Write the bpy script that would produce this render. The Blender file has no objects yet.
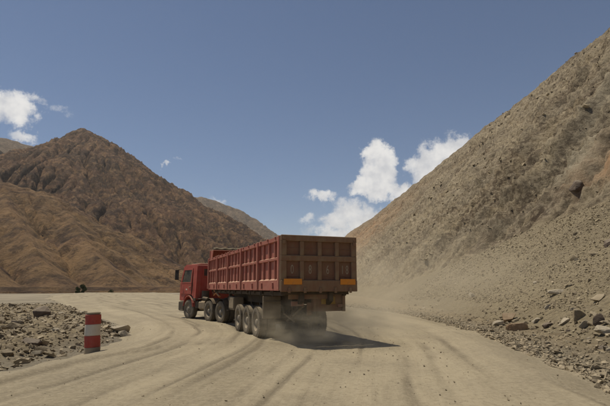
import bpy, bmesh, math, random
import numpy as np
import time as _time
_t0 = _time.time()
def _tick(w): pass
from mathutils import Vector, Matrix, Euler

random.seed(7)
rng = np.random.default_rng(11)
scene = bpy.context.scene
COL = scene.collection

# ------------------------------------------------------------------ camera
FPX, CX, CY = 483.0, 305.0, 203.0            # photograph's focal length and centre in its own pixels
PITCH = math.radians(9.98)
CAM_H = 1.70
cam_data = bpy.data.cameras.new("camera")
cam = bpy.data.objects.new("camera", cam_data)
COL.objects.link(cam)
cam.location = (0, 0, CAM_H)
cam.rotation_euler = (math.pi / 2 + PITCH, 0, 0)
cam_data.sensor_width = 36
cam_data.lens = 36 * FPX / 610
cam_data.clip_start = 0.05
cam_data.clip_end = 20000
scene.camera = cam

# ------------------------------------------------------------------ light
SUN_EL = math.radians(67)
SUN_DIR = Vector((-0.86, 0.51, 0)).normalized()          # horizontal direction towards the sun
SUN_AZ = math.atan2(SUN_DIR.x, SUN_DIR.y)                # clockwise from +Y

def pix_dir(px, py):
    cx, cy = (px - CX) / FPX, (CY - py) / FPX
    y = math.cos(PITCH) - cy * math.sin(PITCH)
    z = math.sin(PITCH) + cy * math.cos(PITCH)
    return cx, y, z

def pix_at(px, py, depth):
    x, y, z = pix_dir(px, py)
    return np.array([x / y * depth, depth, CAM_H + z / y * depth])

world = bpy.data.worlds.new("World")
scene.world = world
world.use_nodes = True
wt = world.node_tree
wt.nodes.clear()

class NT:
    """small helper to write node maths"""
    def __init__(self, tree):
        self.t = tree
    def n(self, kind, **kw):
        nd = self.t.nodes.new(kind)
        for k, v in kw.items():
            setattr(nd, k, v)
        return nd
    def link(self, a, b):
        self.t.links.new(a, b)
    def put(self, sock, v):
        if isinstance(v, (int, float)):
            sock.default_value = v
        elif isinstance(v, (tuple, list)):
            sock.default_value = tuple(v) if len(v) != 3 or sock.type != 'RGBA' else (*v, 1)
        else:
            self.link(v, sock)
    def m(self, op, a, b=0.0, c=None, clamp=False):
        nd = self.n('ShaderNodeMath', operation=op, use_clamp=clamp)
        self.put(nd.inputs[0], a)
        self.put(nd.inputs[1], b)
        if c is not None:
            self.put(nd.inputs[2], c)
        return nd.outputs[0]
    def mix(self, f, a, b, blend='MIX'):
        nd = self.n('ShaderNodeMix', data_type='RGBA', blend_type=blend)
        self.put(nd.inputs[0], f)
        self.put(nd.inputs[6], a)
        self.put(nd.inputs[7], b)
        return nd.outputs[2]
    def ss(self, v, lo, hi, a=0.0, b=1.0):
        nd = self.n('ShaderNodeMapRange', interpolation_type='SMOOTHSTEP')
        self.put(nd.inputs[0], v)
        for i, x in enumerate((lo, hi, a, b)):
            self.put(nd.inputs[1 + i], x)
        return nd.outputs[0]
    def noise(self, vec, scale, detail=6, rough=0.55, dist=0.0, dims='3D'):
        nd = self.n('ShaderNodeTexNoise', noise_dimensions=dims)
        if vec is not None:
            self.link(vec, nd.inputs['Vector'])
        nd.inputs['Scale'].default_value = scale
        nd.inputs['Detail'].default_value = detail
        nd.inputs['Roughness'].default_value = rough
        nd.inputs['Distortion'].default_value = dist
        return nd.outputs[0]
    def mapping(self, vec, scale=(1, 1, 1), loc=(0, 0, 0), rot=(0, 0, 0)):
        nd = self.n('ShaderNodeMapping')
        self.link(vec, nd.inputs[0])
        nd.inputs['Location'].default_value = loc
        nd.inputs['Rotation'].default_value = rot
        nd.inputs['Scale'].default_value = scale
        return nd.outputs[0]

def build_world():
    g = NT(wt)
    sky = g.n('ShaderNodeTexSky', sky_type='NISHITA', sun_disc=False)
    sky.sun_elevation = SUN_EL
    sky.sun_rotation = SUN_AZ
    sky.altitude = 2500
    sky.air_density = 1.0
    sky.dust_density = 1.0
    sky.ozone_density = 1.0
    co = g.n('ShaderNodeTexCoord').outputs['Generated']
    sep = g.n('ShaderNodeSeparateXYZ')
    g.link(co, sep.inputs[0])
    az = g.m('ARCTAN2', sep.outputs[0], sep.outputs[1])
    el = g.m('ARCSINE', sep.outputs[2])
    # warp so that blob outlines billow
    w1 = g.noise(co, 22, 6, 0.66)
    w2 = g.noise(g.mapping(co, loc=(3.1, 7.7, 1.3)), 22, 6, 0.66)
    azw = g.m('ADD', az, g.m('MULTIPLY', g.m('SUBTRACT', w1, 0.5), 0.075))
    elw = g.m('ADD', el, g.m('MULTIPLY', g.m('SUBTRACT', w2, 0.5), 0.075))
    blobs = [  # photograph's px, py, half width, half height, strength
        (375, 153, 13, 12, 1.0), (386, 163, 14, 13, 1.0), (379, 174, 16, 14, 1.0), (366, 187, 17, 9, 1.0),
        (384, 190, 20, 9, .95), (402, 193, 16, 8, .8),
        (350, 212, 22, 12, .75), (336, 222, 20, 12, .7), (366, 222, 24, 16, .75), (340, 232, 30, 10, .65), (322, 196, 13, 6, .62), (307, 222, 8, 5, .4),
        (428, 168, 16, 20, .92), (444, 156, 18, 16, .9), (462, 148, 18, 12, .85), (432, 190, 18, 16, .85), (470, 165, 30, 25, .85),
        (15, 108, 22, 13, .85), (-15, 104, 26, 16, .9), (36, 99, 12, 5, .45), (60, 112, 10, 4, .3), (27, 136, 12, 6, .6), (168, 167, 5, 3, .55), (178, 160, 4, 2, .25), (2, 148, 9, 5, .5), (220, 200, 10, 4, .4),
    ]
    items = []
    for px, py, rx, ry, s in blobs:
        x, y, z = pix_dir(px, py)
        a = math.atan2(x, y)
        e = math.atan2(z, math.hypot(x, y))
        k = math.cos(a)
        items.append((a, e, rx / FPX * k, ry / FPX, s))
    acc = None
    for a, e, ra, re, s in items:
        dx = g.m('MULTIPLY', g.m('SUBTRACT', azw, a), 1 / (ra * 1.25))
        dy = g.m('MULTIPLY', g.m('SUBTRACT', elw, e), 1 / (re * 1.25))
        d2 = g.m('MULTIPLY_ADD', dy, dy, g.m('MULTIPLY', dx, dx))
        f = g.m('MULTIPLY', g.m('SUBTRACT', 1.0, d2), s)
        acc = f if acc is None else g.m('MAXIMUM', acc, f)
    # the same kind of low cumulus goes on around the rest of the horizon
    rest = g.m('MULTIPLY', g.ss(g.m('ABSOLUTE', az), 0.75, 1.0), g.m('MULTIPLY', g.ss(el, 0.02, 0.1), g.ss(el, 0.35, 0.6, 1, 0)))
    rest = g.m('ADD', g.m('MULTIPLY', g.m('SUBTRACT', g.noise(co, 5, 2, 0.5), 0.58), 6.0), g.m('MULTIPLY', g.m('SUBTRACT', rest, 1.0), 4.0))
    acc = g.m('MAXIMUM', acc, rest)
    fine = g.noise(co, 48, 6, 0.62)
    dens = g.m('ADD', acc, g.m('MULTIPLY', g.m('SUBTRACT', fine, 0.5), 1.5))
    cover = g.ss(dens, 0.0, 0.55)
    cover = g.m('MULTIPLY', cover, g.ss(acc, 0.0, 0.8, 0.35, 0.93))
    # clouds are grey-white inside, whitest where thick
    body = g.noise(co, 28, 3, 0.55)
    tone = g.m('MULTIPLY_ADD', g.ss(body, 0.3, 0.66), 0.5, 0.5)
    ccol = g.mix(tone, (0.30, 0.32, 0.37, 1), (0.70, 0.685, 0.66, 1))
    bg1 = g.n('ShaderNodeBackground')
    g.link(sky.outputs[0], bg1.inputs[0])
    bg1.inputs[1].default_value = 0.09
    bg2 = g.n('ShaderNodeBackground')
    g.link(ccol, bg2.inputs[0])
    bg2.inputs[1].default_value = 1.45
    mx = g.n('ShaderNodeMixShader')
    g.link(cover, mx.inputs[0])
    g.link(bg1.outputs[0], mx.inputs[1])
    g.link(bg2.outputs[0], mx.inputs[2])
    out = g.n('ShaderNodeOutputWorld')
    g.link(mx.outputs[0], out.inputs[0])
build_world()

sun_data = bpy.data.lights.new("sun", 'SUN')
sun = bpy.data.objects.new("sun", sun_data)
COL.objects.link(sun)
sun_data.energy = 5.0
sun_data.angle = math.radians(0.55)
sun_data.color = (1.0, 0.89, 0.70)
to_sun = Vector((SUN_DIR.x * math.cos(SUN_EL), SUN_DIR.y * math.cos(SUN_EL), math.sin(SUN_EL)))
sun.rotation_euler = (-to_sun).to_track_quat('-Z', 'Y').to_euler()
sun.location = (0, 0, 60)

vs = scene.view_settings
vs.view_transform = 'Standard'
vs.look = 'None'
vs.gamma = 1
vs.use_curve_mapping = False
vs.exposure = -0.2
world.cycles.sampling_method = 'MANUAL'
world.cycles.sample_map_resolution = 256
scene.cycles.use_denoising = True
scene.cycles.max_bounces = 6
scene.cycles.volume_bounces = 1
scene.cycles.volume_step_rate = 1.0

# ------------------------------------------------------------------ numpy noise
_perm = rng.permutation(512)
_perm = np.concatenate([_perm, _perm]).astype(np.int64)
_grad = rng.normal(size=(512, 3))
_grad /= np.linalg.norm(_grad, axis=1)[:, None]

def gnoise(x, y, z=None):
    x = np.asarray(x, float); y = np.asarray(y, float)
    z = np.zeros_like(x) + (0.0 if z is None else z)
    xi, yi, zi = np.floor(x).astype(np.int64), np.floor(y).astype(np.int64), np.floor(z).astype(np.int64)
    xf, yf, zf = x - xi, y - yi, z - zi
    u, v, w = [t * t * t * (t * (t * 6 - 15) + 10) for t in (xf, yf, zf)]
    res = np.zeros_like(x)
    for dx in (0, 1):
        for dy in (0, 1):
            for dz in (0, 1):
                h = _perm[(_perm[(_perm[(xi + dx) & 511] + yi + dy) & 511] + zi + dz) & 511]
                gd = _grad[h]
                dot = gd[..., 0] * (xf - dx) + gd[..., 1] * (yf - dy) + gd[..., 2] * (zf - dz)
                res += dot * (u if dx else 1 - u) * (v if dy else 1 - v) * (w if dz else 1 - w)
    return res * 1.6

def fbm(x, y, z=None, octv=5, lac=2.03, gain=0.5, ridged=False):
    tot = np.zeros_like(np.asarray(x, float)); amp = 1.0; f = 1.0; nrm = 0.0
    for o in range(octv):
        n = gnoise(x * f + 17.3 * o, y * f - 9.1 * o, None if z is None else z * f + 3.7 * o)
        if ridged:
            n = 1 - 2 * np.abs(n)
        tot += n * amp; nrm += amp
        amp *= gain; f *= lac
    return tot / nrm

def sstep(x, a, b):
    t = np.clip((x - a) / (b - a), 0, 1)
    return t * t * (3 - 2 * t)

def erode(h, dx, iters, K, m=0.45, uplift=0.0):
    """running water cuts a height grid: steepest-descent drainage and implicit stream-power incision"""
    ny, nx = h.shape
    N = ny * nx
    idx = np.arange(N).reshape(ny, nx)
    h = h.copy()
    for it in range(iters):
        P = np.pad(h, 1, constant_values=1e9); I = np.pad(idx, 1, constant_values=0)
        best = np.zeros((ny, nx)); rec = idx.copy(); dist = np.full((ny, nx), dx)
        for oy in (-1, 0, 1):
            for ox in (-1, 0, 1):
                if not (oy or ox): continue
                l = dx * math.hypot(oy, ox)
                sl = (h - P[1 + oy:1 + oy + ny, 1 + ox:1 + ox + nx]) / l
                b = sl > best
                best = np.where(b, sl, best); rec = np.where(b, I[1 + oy:1 + oy + ny, 1 + ox:1 + ox + nx], rec); dist = np.where(b, l, dist)
        rec[0, :] = idx[0, :]; rec[-1, :] = idx[-1, :]; rec[:, 0] = idx[:, 0]; rec[:, -1] = idx[:, -1]
        order = np.argsort(-h.ravel(), kind='stable').tolist()
        rl = rec.ravel().tolist()
        A = [dx * dx] * N
        for i in order:
            r = rl[i]
            if r != i: A[r] += A[i]
        Aa = np.array(A)
        f = (K * Aa ** m / dist.ravel()).tolist()
        hl = (h + uplift).ravel().tolist()
        for i in reversed(order):
            r = rl[i]
            if r != i:
                hr = hl[r]
                if hl[i] > hr:
                    hl[i] = (hl[i] + f[i] * hr) / (1 + f[i])
        h = np.array(hl).reshape(ny, nx)
    return h, np.log10(Aa.reshape(ny, nx) / (dx * dx))

def bilin(grid, x0, y0, dx, X, Y):
    fx = np.clip((X - x0) / dx, 0, grid.shape[1] - 1.001); fy = np.clip((Y - y0) / dx, 0, grid.shape[0] - 1.001)
    i, j = fy.astype(int), fx.astype(int); v, u = fy - i, fx - j
    return (grid[i, j] * (1 - u) + grid[i, j + 1] * u) * (1 - v) + (grid[i + 1, j] * (1 - u) + grid[i + 1, j + 1] * u) * v

# ------------------------------------------------------------------ materials
def new_mat(name):
    mt = bpy.data.materials.new(name)
    mt.use_nodes = True
    t = mt.node_tree
    t.nodes.clear()
    g = NT(t)
    bs = g.n('ShaderNodeBsdfPrincipled')
    out = g.n('ShaderNodeOutputMaterial')
    g.link(bs.outputs[0], out.inputs[0])
    bs.inputs['Specular IOR Level'].default_value = 0.25
    bs.inputs['Roughness'].default_value = 0.9
    return mt, g, bs

def bump(g, bs, h, dist, strength=1.0):
    b = g.n('ShaderNodeBump')
    b.inputs['Strength'].default_value = strength
    b.inputs['Distance'].default_value = dist
    g.link(h, b.inputs['Height'])
    g.link(b.outputs[0], bs.inputs['Normal'])

def objco(g):
    return g.n('ShaderNodeTexCoord').outputs['Object']

def attr(g, name):
    nd = g.n('ShaderNodeAttribute', attribute_name=name)
    return nd.outputs['Fac']

def mat_road():
    mt, g, bs = new_mat("dusty_road")
    co = objco(g)
    uv = g.n('ShaderNodeTexCoord').outputs['UV']
    streak = g.noise(g.mapping(uv, scale=(1.0, 0.045, 1)), 1.5, 6, 0.6, 0.6)
    streak2 = g.noise(g.mapping(uv, scale=(1.0, 0.05, 1)), 7.0, 5, 0.65, 0.5)
    big = g.noise(co, 0.25, 5, 0.6)
    fine = g.noise(co, 11, 10, 0.8)
    track_and_shade = attr(g, "track_and_shade")  # tyre tracks plus the painted shadow line of the windrow
    c = g.mix(g.ss(streak, 0.32, 0.68), (0.24, 0.205, 0.142, 1), (0.34, 0.292, 0.205, 1))
    c = g.mix(g.m('MULTIPLY', g.ss(streak2, 0.45, 0.75), 0.35), c, (0.36, 0.317, 0.235, 1))
    c = g.mix(g.m('MULTIPLY', g.ss(big, 0.4, 0.65), 0.55), c, (0.20, 0.172, 0.124, 1))
    c = g.mix(g.m('MULTIPLY', g.m('MULTIPLY', track_and_shade, g.ss(fine, 0.3, 0.5)), 0.95), c, (0.125, 0.104, 0.072, 1))
    c = g.mix(g.m('MULTIPLY', g.ss(fine, 0.45, 0.62), 0.4), c, (0.40, 0.35, 0.257, 1))
    c = g.mix(g.m('MULTIPLY', g.ss(fine, 0.48, 0.36), 0.45), c, (0.14, 0.12, 0.088, 1))
    peb = g.n('ShaderNodeTexVoronoi', feature='F1')
    g.link(co, peb.inputs['Vector']); peb.inputs['Scale'].default_value = 9
    pm = g.ss(peb.outputs['Distance'], 0.10, 0.22, 1, 0)
    pm = g.m('MULTIPLY', pm, g.ss(g.noise(co, 3.1, 3, 0.6), 0.55, 0.7))
    c = g.mix(g.m('MULTIPLY', pm, 0.4), c, (0.18, 0.155, 0.115, 1))
    g.link(c, bs.inputs['Base Color'])
    h = g.m('ADD', g.m('MULTIPLY', fine, 0.6), g.m('MULTIPLY', streak2, 0.5))
    h = g.m('ADD', h, g.m('MULTIPLY', pm, 0.5))
    bump(g, bs, h, 0.035)
    return mt

def mat_ground():
    mt, g, bs = new_mat("gravel_ground")
    co = objco(g)
    rub = attr(g, "rubble")
    n1 = g.noise(co, 0.06, 6, 0.6)
    n2 = g.noise(co, 1.3, 8, 0.7)
    n3 = g.noise(g.mapping(co, scale=(0.02, 0.22, 1)), 1.0, 9, 0.7)
    c = g.mix(g.ss(n1, 0.35, 0.65), (0.26, 0.228, 0.172, 1), (0.35, 0.305, 0.23, 1))
    c = g.mix(g.m('MULTIPLY', g.ss(n3, 0.42, 0.6), 0.7), c, (0.17, 0.148, 0.112, 1))
    cr = g.mix(g.ss(n2, 0.35, 0.65), (0.20, 0.158, 0.10, 1), (0.34, 0.28, 0.185, 1))
    c = g.mix(rub, c, cr)
    fine = g.noise(co, 9, 8, 0.75)
    c = g.mix(g.m('MULTIPLY', g.ss(fine, 0.5, 0.75), 0.4), c, (0.42, 0.375, 0.29, 1))
    g.link(c, bs.inputs['Base Color'])
    vor = g.n('ShaderNodeTexVoronoi', feature='F1')
    g.link(co, vor.inputs['Vector']); vor.inputs['Scale'].default_value = 6
    h = g.m('ADD', g.m('MULTIPLY', fine, 1.0), g.m('MULTIPLY', vor.outputs['Distance'], -0.7))
    bump(g, bs, h, 0.12)
    return mt

def mat_hill():
    """scree below, weathered bluff rock above (attribute cliff), ochre and grey seams"""
    mt, g, bs = new_mat("scree_and_bluff")
    co = objco(g)
    cliff = attr(g, "cliff"); och = attr(g, "ochre"); pale = attr(g, "pale")
    n1 = g.noise(co, 0.12, 6, 0.6)
    n2 = g.noise(co, 2.5, 8, 0.7)
    grav = g.n('ShaderNodeTexVoronoi', feature='F1'); g.link(co, grav.inputs['Vector']); grav.inputs['Scale'].default_value = 5.0
    grav2 = g.n('ShaderNodeTexVoronoi', feature='F1'); g.link(co, grav2.inputs['Vector']); grav2.inputs['Scale'].default_value = 14.0
    gs = g.n('ShaderNodeSeparateColor'); g.link(grav.outputs['Color'], gs.inputs[0])
    gs2 = g.n('ShaderNodeSeparateColor'); g.link(grav2.outputs['Color'], gs2.inputs[0])
    cs = g.mix(g.ss(n1, 0.35, 0.65), (0.170, 0.140, 0.088, 1), (0.235, 0.195, 0.125, 1))
    cs = g.mix(g.m('MULTIPLY', g.ss(gs2.outputs[0], 0.2, 0.95), 0.5), cs, (0.31, 0.265, 0.185, 1))
    cs = g.mix(g.m('MULTIPLY', g.ss(gs.outputs[0], 0.55, 0.95), 0.45), cs, (0.15, 0.12, 0.085, 1))
    uv = g.n('ShaderNodeTexCoord').outputs['UV']
    st = g.noise(g.mapping(uv, scale=(0.20, 0.035, 1)), 1.0, 11, 0.72, 0.5)
    st2 = g.noise(g.mapping(uv, scale=(0.9, 0.10, 1), loc=(5, 3, 0)), 1.0, 9, 0.7, 0.3)
    nb = g.noise(co, 0.35, 12, 0.74)
    cc = g.mix(g.ss(st, 0.43, 0.56), (0.075, 0.053, 0.034, 1), (0.22, 0.175, 0.112, 1))
    cc = g.mix(g.m('MULTIPLY', g.ss(nb, 0.45, 0.7), 0.55), cc, (0.33, 0.285, 0.215, 1))
    cc = g.mix(g.m('MULTIPLY', g.ss(st2, 0.49, 0.60), 0.7), cc, (0.27, 0.225, 0.15, 1))
    fl = attr(g, 'flow')
    cc = g.mix(g.m('MULTIPLY', g.ss(fl, 0.6, 0.95), 0.5), cc, (0.25, 0.21, 0.148, 1))
    patch = g.noise(co, 0.07, 9, 0.7, 0.5)
    cc = g.mix(g.m('MULTIPLY', g.ss(patch, 0.5, 0.57), 0.7), cc, (0.085, 0.062, 0.042, 1))
    gr = g.noise(co, 1.4, 14, 0.82)
    cc = g.mix(g.m('MULTIPLY', g.ss(gr, 0.5, 0.565), 0.6), cc, (0.31, 0.262, 0.185, 1))
    cc = g.mix(g.m('MULTIPLY', g.ss(gr, 0.5, 0.435), 0.7), cc, (0.06, 0.045, 0.031, 1))
    c = g.mix(cliff, cs, cc)
    c = g.mix(g.m('MULTIPLY', och, g.ss(nb, 0.3, 0.6)), c, (0.36, 0.20, 0.10, 1))
    c = g.mix(g.m('MULTIPLY', g.m('MULTIPLY', pale, g.ss(gr, 0.42, 0.5, 0.45, 1)), 0.85), c, (0.31, 0.275, 0.205, 1))
    c = g.mix(g.m('MULTIPLY', g.m('MULTIPLY', g.ss(n2, 0.5, 0.78), g.m('SUBTRACT', 1.0, cliff)), 0.3), c, (0.38, 0.33, 0.25, 1))
    g.link(c, bs.inputs['Base Color'])
    h = g.m('MULTIPLY', g.m('ADD', g.m('MULTIPLY', grav.outputs['Distance'], -0.6), n2), g.m('SUBTRACT', 1.0, g.m('MULTIPLY', cliff, 0.8)))
    h = g.m('ADD', h, g.m('MULTIPLY', g.m('MULTIPLY', nb, cliff), 3.0))
    bump(g, bs, h, 0.22)
    return mt

def mat_mountain(name, dark, mid, sand, bscale):
    mt, g, bs = new_mat(name)
    co = objco(g)
    sandy = attr(g, "sandy")
    st = g.noise(g.mapping(co, scale=(0.011, 0.011, 0.022), rot=(0.2, -0.35, 0)), 1.0, 12, 0.74, 0.9)
    nb = g.noise(co, 0.02, 10, 0.68)
    c = g.mix(g.ss(st, 0.44, 0.56), (*dark, 1), (*mid, 1))
    c = g.mix(g.m('MULTIPLY', g.ss(nb, 0.5, 0.72), 0.6), c, (*sand, 1))
    cs = g.mix(g.ss(st, 0.36, 0.6), tuple(v * 0.6 for v in sand) + (1,), (*sand, 1))
    c = g.mix(sandy, c, cs)
    fl = attr(g, 'flow')      # gully floors hold paler sediment
    c = g.mix(g.m('MULTIPLY', g.ss(fl, 0.55, 0.95), 0.6), c, tuple(v * 0.95 for v in sand) + (1,))
    gr = g.noise(co, 0.07, 14, 0.82)
    c = g.mix(g.m('MULTIPLY', g.ss(gr, 0.5, 0.58), 0.5), c, tuple(v * 1.15 for v in sand) + (1,))
    c = g.mix(g.m('MULTIPLY', g.ss(gr, 0.5, 0.42), 0.65), c, tuple(v * 0.7 for v in dark) + (1,))
    g.link(c, bs.inputs['Base Color'])
    fine = g.noise(co, 0.09, 12, 0.78)
    bump(g, bs, g.m('ADD', g.m('MULTIPLY', nb, 2.0), fine), bscale)
    return mt

def mat_rock(name, lo, hi, island=False):
    mt, g, bs = new_mat(name)
    co = objco(g)
    if island:
        rnd = g.n('ShaderNodeNewGeometry').outputs['Random Per Island']
    else:
        rnd = g.n('ShaderNodeObjectInfo').outputs['Random']
    n = g.noise(co, 3.0, 8, 0.68)
    c = g.mix(rnd, (*lo, 1), (*hi, 1))
    c = g.mix(g.m('MULTIPLY', g.ss(n, 0.4, 0.7), 0.45), c, tuple(v * 1.25 + 0.03 for v in hi) + (1,))
    # dust lies on faces that look up
    nz = g.n('ShaderNodeSeparateXYZ'); g.link(g.n('ShaderNodeNewGeometry').outputs['Normal'], nz.inputs[0])
    c = g.mix(g.m('MULTIPLY', g.ss(nz.outputs[2], 0.35, 1.0), 0.35), c, (0.37, 0.32, 0.245, 1))
    g.link(c, bs.inputs['Base Color'])
    bump(g, bs, g.noise(co, 9, 8, 0.7), 0.06)
    return mt

def mat_paint(name, col, dust=0.5, rough=0.6, dustcol=(0.30, 0.25, 0.18), scale=2.5, up=0.9, metallic=0.0):
    mt, g, bs = new_mat(name)
    co = objco(g)
    n = g.noise(co, scale, 7, 0.65)
    n2 = g.noise(g.mapping(co, scale=(6, 6, 0.9)), 1.6, 6, 0.65)
    nz = g.n('ShaderNodeSeparateXYZ'); g.link(g.n('ShaderNodeNewGeometry').outputs['Normal'], nz.inputs[0])
    f = g.m('MULTIPLY', g.ss(g.m('ADD', g.m('MULTIPLY', n, 0.6), g.m('MULTIPLY', n2, 0.4)), 0.3, 0.7, 0.35, 1.0), dust)
    f = g.m('ADD', f, g.m('MULTIPLY', g.ss(nz.outputs[2], 0.3, 0.9), up), clamp=True)
    base = g.mix(g.ss(g.noise(co, 9, 6, 0.7), 0.58, 0.75), (*col, 1), tuple(v * 0.55 for v in col) + (1,))
    c = g.mix(g.m('MINIMUM', f, 0.93), base, (*dustcol, 1))
    g.link(c, bs.inputs['Base Color'])
    bs.inputs['Metallic'].default_value = metallic
    g.link(g.m('MULTIPLY_ADD', f, 0.4, rough, clamp=True), bs.inputs['Roughness'])
    bump(g, bs, g.m('ADD', g.noise(co, 5, 5, 0.6), g.m('MULTIPLY', g.noise(co, 1.7, 2, 0.5), 4.0)), 0.008)
    return mt

def mat_glass():
    mt, g, bs = new_mat("dusty_glass")
    co = objco(g)
    n = g.noise(co, 3, 6, 0.6)
    g.link(g.mix(g.m('MULTIPLY', g.ss(n, 0.3, 0.8), 0.45), (0.035, 0.04, 0.04, 1), (0.22, 0.19, 0.15, 1)), bs.inputs['Base Color'])
    bs.inputs['Roughness'].default_value = 0.15
    bs.inputs['Specular IOR Level'].default_value = 0.5
    return mt

def mat_leaf():
    mt, g, bs = new_mat("shrub_leaf")
    rnd = g.n('ShaderNodeNewGeometry').outputs['Random Per Island']
    g.link(g.mix(rnd, (0.03, 0.045, 0.018, 1), (0.075, 0.09, 0.035, 1)), bs.inputs['Base Color'])
    return mt

M = {
    'road': mat_road(), 'ground': mat_ground(), 'hill': mat_hill(),
    'mountain': mat_mountain("mountain_rock", (0.058, 0.032, 0.021), (0.150, 0.082, 0.048), (0.315, 0.198, 0.098), 7.0),
    'ridge': mat_mountain("far_ridge_rock", (0.12, 0.083, 0.055), (0.19, 0.138, 0.092), (0.27, 0.20, 0.135), 12.0),
    'rock': mat_rock("grey_rubble_rock", (0.14, 0.108, 0.07), (0.36, 0.30, 0.205)),
    'rock_orange': mat_rock("ochre_rock", (0.22, 0.15, 0.09), (0.29, 0.20, 0.125)),
    'rock_dark': mat_rock("dark_rock", (0.075, 0.06, 0.048), (0.13, 0.10, 0.08)),
    'rock_pale': mat_rock("pale_rock", (0.33, 0.29, 0.22), (0.42, 0.37, 0.29)),
    'stones': mat_rock("loose_stones", (0.12, 0.093, 0.06), (0.40, 0.335, 0.23), island=True),
    'red_side': mat_paint("dusty_red_paint", (0.31, 0.055, 0.042), 0.52, 0.55, (0.42, 0.27, 0.20)),
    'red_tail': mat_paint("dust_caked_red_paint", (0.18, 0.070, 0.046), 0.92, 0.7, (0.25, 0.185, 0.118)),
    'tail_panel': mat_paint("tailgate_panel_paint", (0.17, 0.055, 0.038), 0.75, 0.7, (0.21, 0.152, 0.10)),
    'cab_red': mat_paint("cab_red_paint", (0.36, 0.030, 0.020), 0.34, 0.4, (0.33, 0.24, 0.18), up=0.75),
    'chassis': mat_paint("chassis_black", (0.035, 0.03, 0.027), 0.5, 0.7, (0.17, 0.135, 0.095)),
    'flap': mat_paint("dusty_steel_flap", (0.14, 0.115, 0.085), 0.8, 0.7, (0.27, 0.215, 0.145)),
    'tyre': mat_paint("tyre_rubber", (0.028, 0.027, 0.026), 0.75, 0.85, (0.25, 0.21, 0.155), up=0.4),
    'rim': mat_paint("dusty_rim", (0.16, 0.15, 0.135), 0.7, 0.6, (0.30, 0.255, 0.19), up=0.4),
    'amber': mat_paint("amber_reflector", (0.72, 0.25, 0.02), 0.30, 0.4, (0.34, 0.22, 0.10), up=0.3),
    'yellow': mat_paint("yellow_plate", (0.42, 0.26, 0.04), 0.65, 0.5, (0.25, 0.18, 0.10), up=0.3),
    'digit': mat_paint("faded_white_lettering", (0.36, 0.32, 0.26), 0.75, 0.7, (0.26, 0.20, 0.14), up=0.1),
    'tarp': mat_paint("tarp_cloth", (0.06, 0.06, 0.05), 0.4, 0.9, (0.2, 0.17, 0.12)),
    'orange': mat_paint("orange_paint", (0.50, 0.17, 0.03), 0.4, 0.5),
    'post_white': mat_paint("post_white_paint", (0.62, 0.58, 0.50), 0.35, 0.6, (0.40, 0.34, 0.26), scale=6, up=0.3),
    'post_red': mat_paint("post_red_paint", (0.36, 0.03, 0.025), 0.25, 0.5, (0.35, 0.25, 0.18), scale=6, up=0.3),
    'concrete': mat_paint("weathered_concrete", (0.34, 0.28, 0.20), 0.6, 0.85, (0.30, 0.26, 0.195), scale=6),
    'glass': mat_glass(), 'leaf': mat_leaf(),
    'bark': mat_paint("shrub_bark", (0.10, 0.075, 0.05), 0.2, 0.9),
    'lamp_red': mat_paint("tail_lamp_red", (0.22, 0.03, 0.02), 0.85, 0.4),
}

# ------------------------------------------------------------------ mesh helpers
def np_mesh(name, verts, faces, mat, smooth=True, attrs=None, uv=None):
    me = bpy.data.meshes.new(name)
    verts = np.asarray(verts, np.float32); faces = np.asarray(faces, np.int32)
    nv, nf, k = len(verts), len(faces), faces.shape[1]
    me.vertices.add(nv); me.vertices.foreach_set('co', verts.ravel())
    me.loops.add(nf * k); me.loops.foreach_set('vertex_index', faces.ravel())
    me.polygons.add(nf)
    me.polygons.foreach_set('loop_start', np.arange(0, nf * k, k, dtype=np.int32))
    me.polygons.foreach_set('use_smooth', np.full(nf, smooth))
    for an, av in (attrs or {}).items():
        a = me.attributes.new(an, 'FLOAT', 'POINT')
        a.data.foreach_set('value', np.asarray(av, np.float32).ravel())
    if uv is not None:
        l = me.uv_layers.new(name='UVMap')
        l.data.foreach_set('uv', np.asarray(uv, np.float32)[faces.ravel()].ravel())
    me.update(calc_edges=True)
    me.materials.append(mat)
    return me

def grid_faces(nr, nc, wrap=False):
    i = np.arange(nr - 1)[:, None]; j = np.arange(nc if wrap else nc - 1)[None, :]
    j2 = (j + 1) % nc
    return np.stack([i * nc + j, i * nc + j2, (i + 1) * nc + j2, (i + 1) * nc + j], -1).reshape(-1, 4)

def add_obj(name, me, parent=None, loc=None, rot=None):
    o = bpy.data.objects.new(name, me)
    COL.objects.link(o)
    if parent is not None:
        o.parent = parent
    if loc is not None:
        o.location = loc
    if rot is not None:
        o.rotation_euler = rot
    return o

def tag(o, label=None, cat=None, group=None, kind=None):
    if label: o['label'] = label
    if cat: o['category'] = cat
    if group: o['group'] = group
    if kind: o['kind'] = kind
    return o

# ------------------------------------------------------------------ terrain
def spline(pts, n):
    p = np.asarray(pts, float)
    d = np.concatenate([[0], np.cumsum(np.linalg.norm(np.diff(p, axis=0), axis=1))])
    t = np.linspace(0, d[-1], n)
    q = np.stack([np.interp(t, d, p[:, k]) for k in range(p.shape[1])], 1)
    for _ in range(3):                                     # round the corners
        k = max(3, n // 40)
        ker = np.ones(2 * k + 1) / (2 * k + 1)
        pad = np.concatenate([q[:1] + (np.arange(-k, 0)[:, None]) * (q[1] - q[0]), q, q[-1:] + np.arange(1, k + 1)[:, None] * (q[-1] - q[-2])])
        q = np.stack([np.convolve(pad[:, c], ker, 'valid') for c in range(q.shape[1])], 1)
    return q

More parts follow.
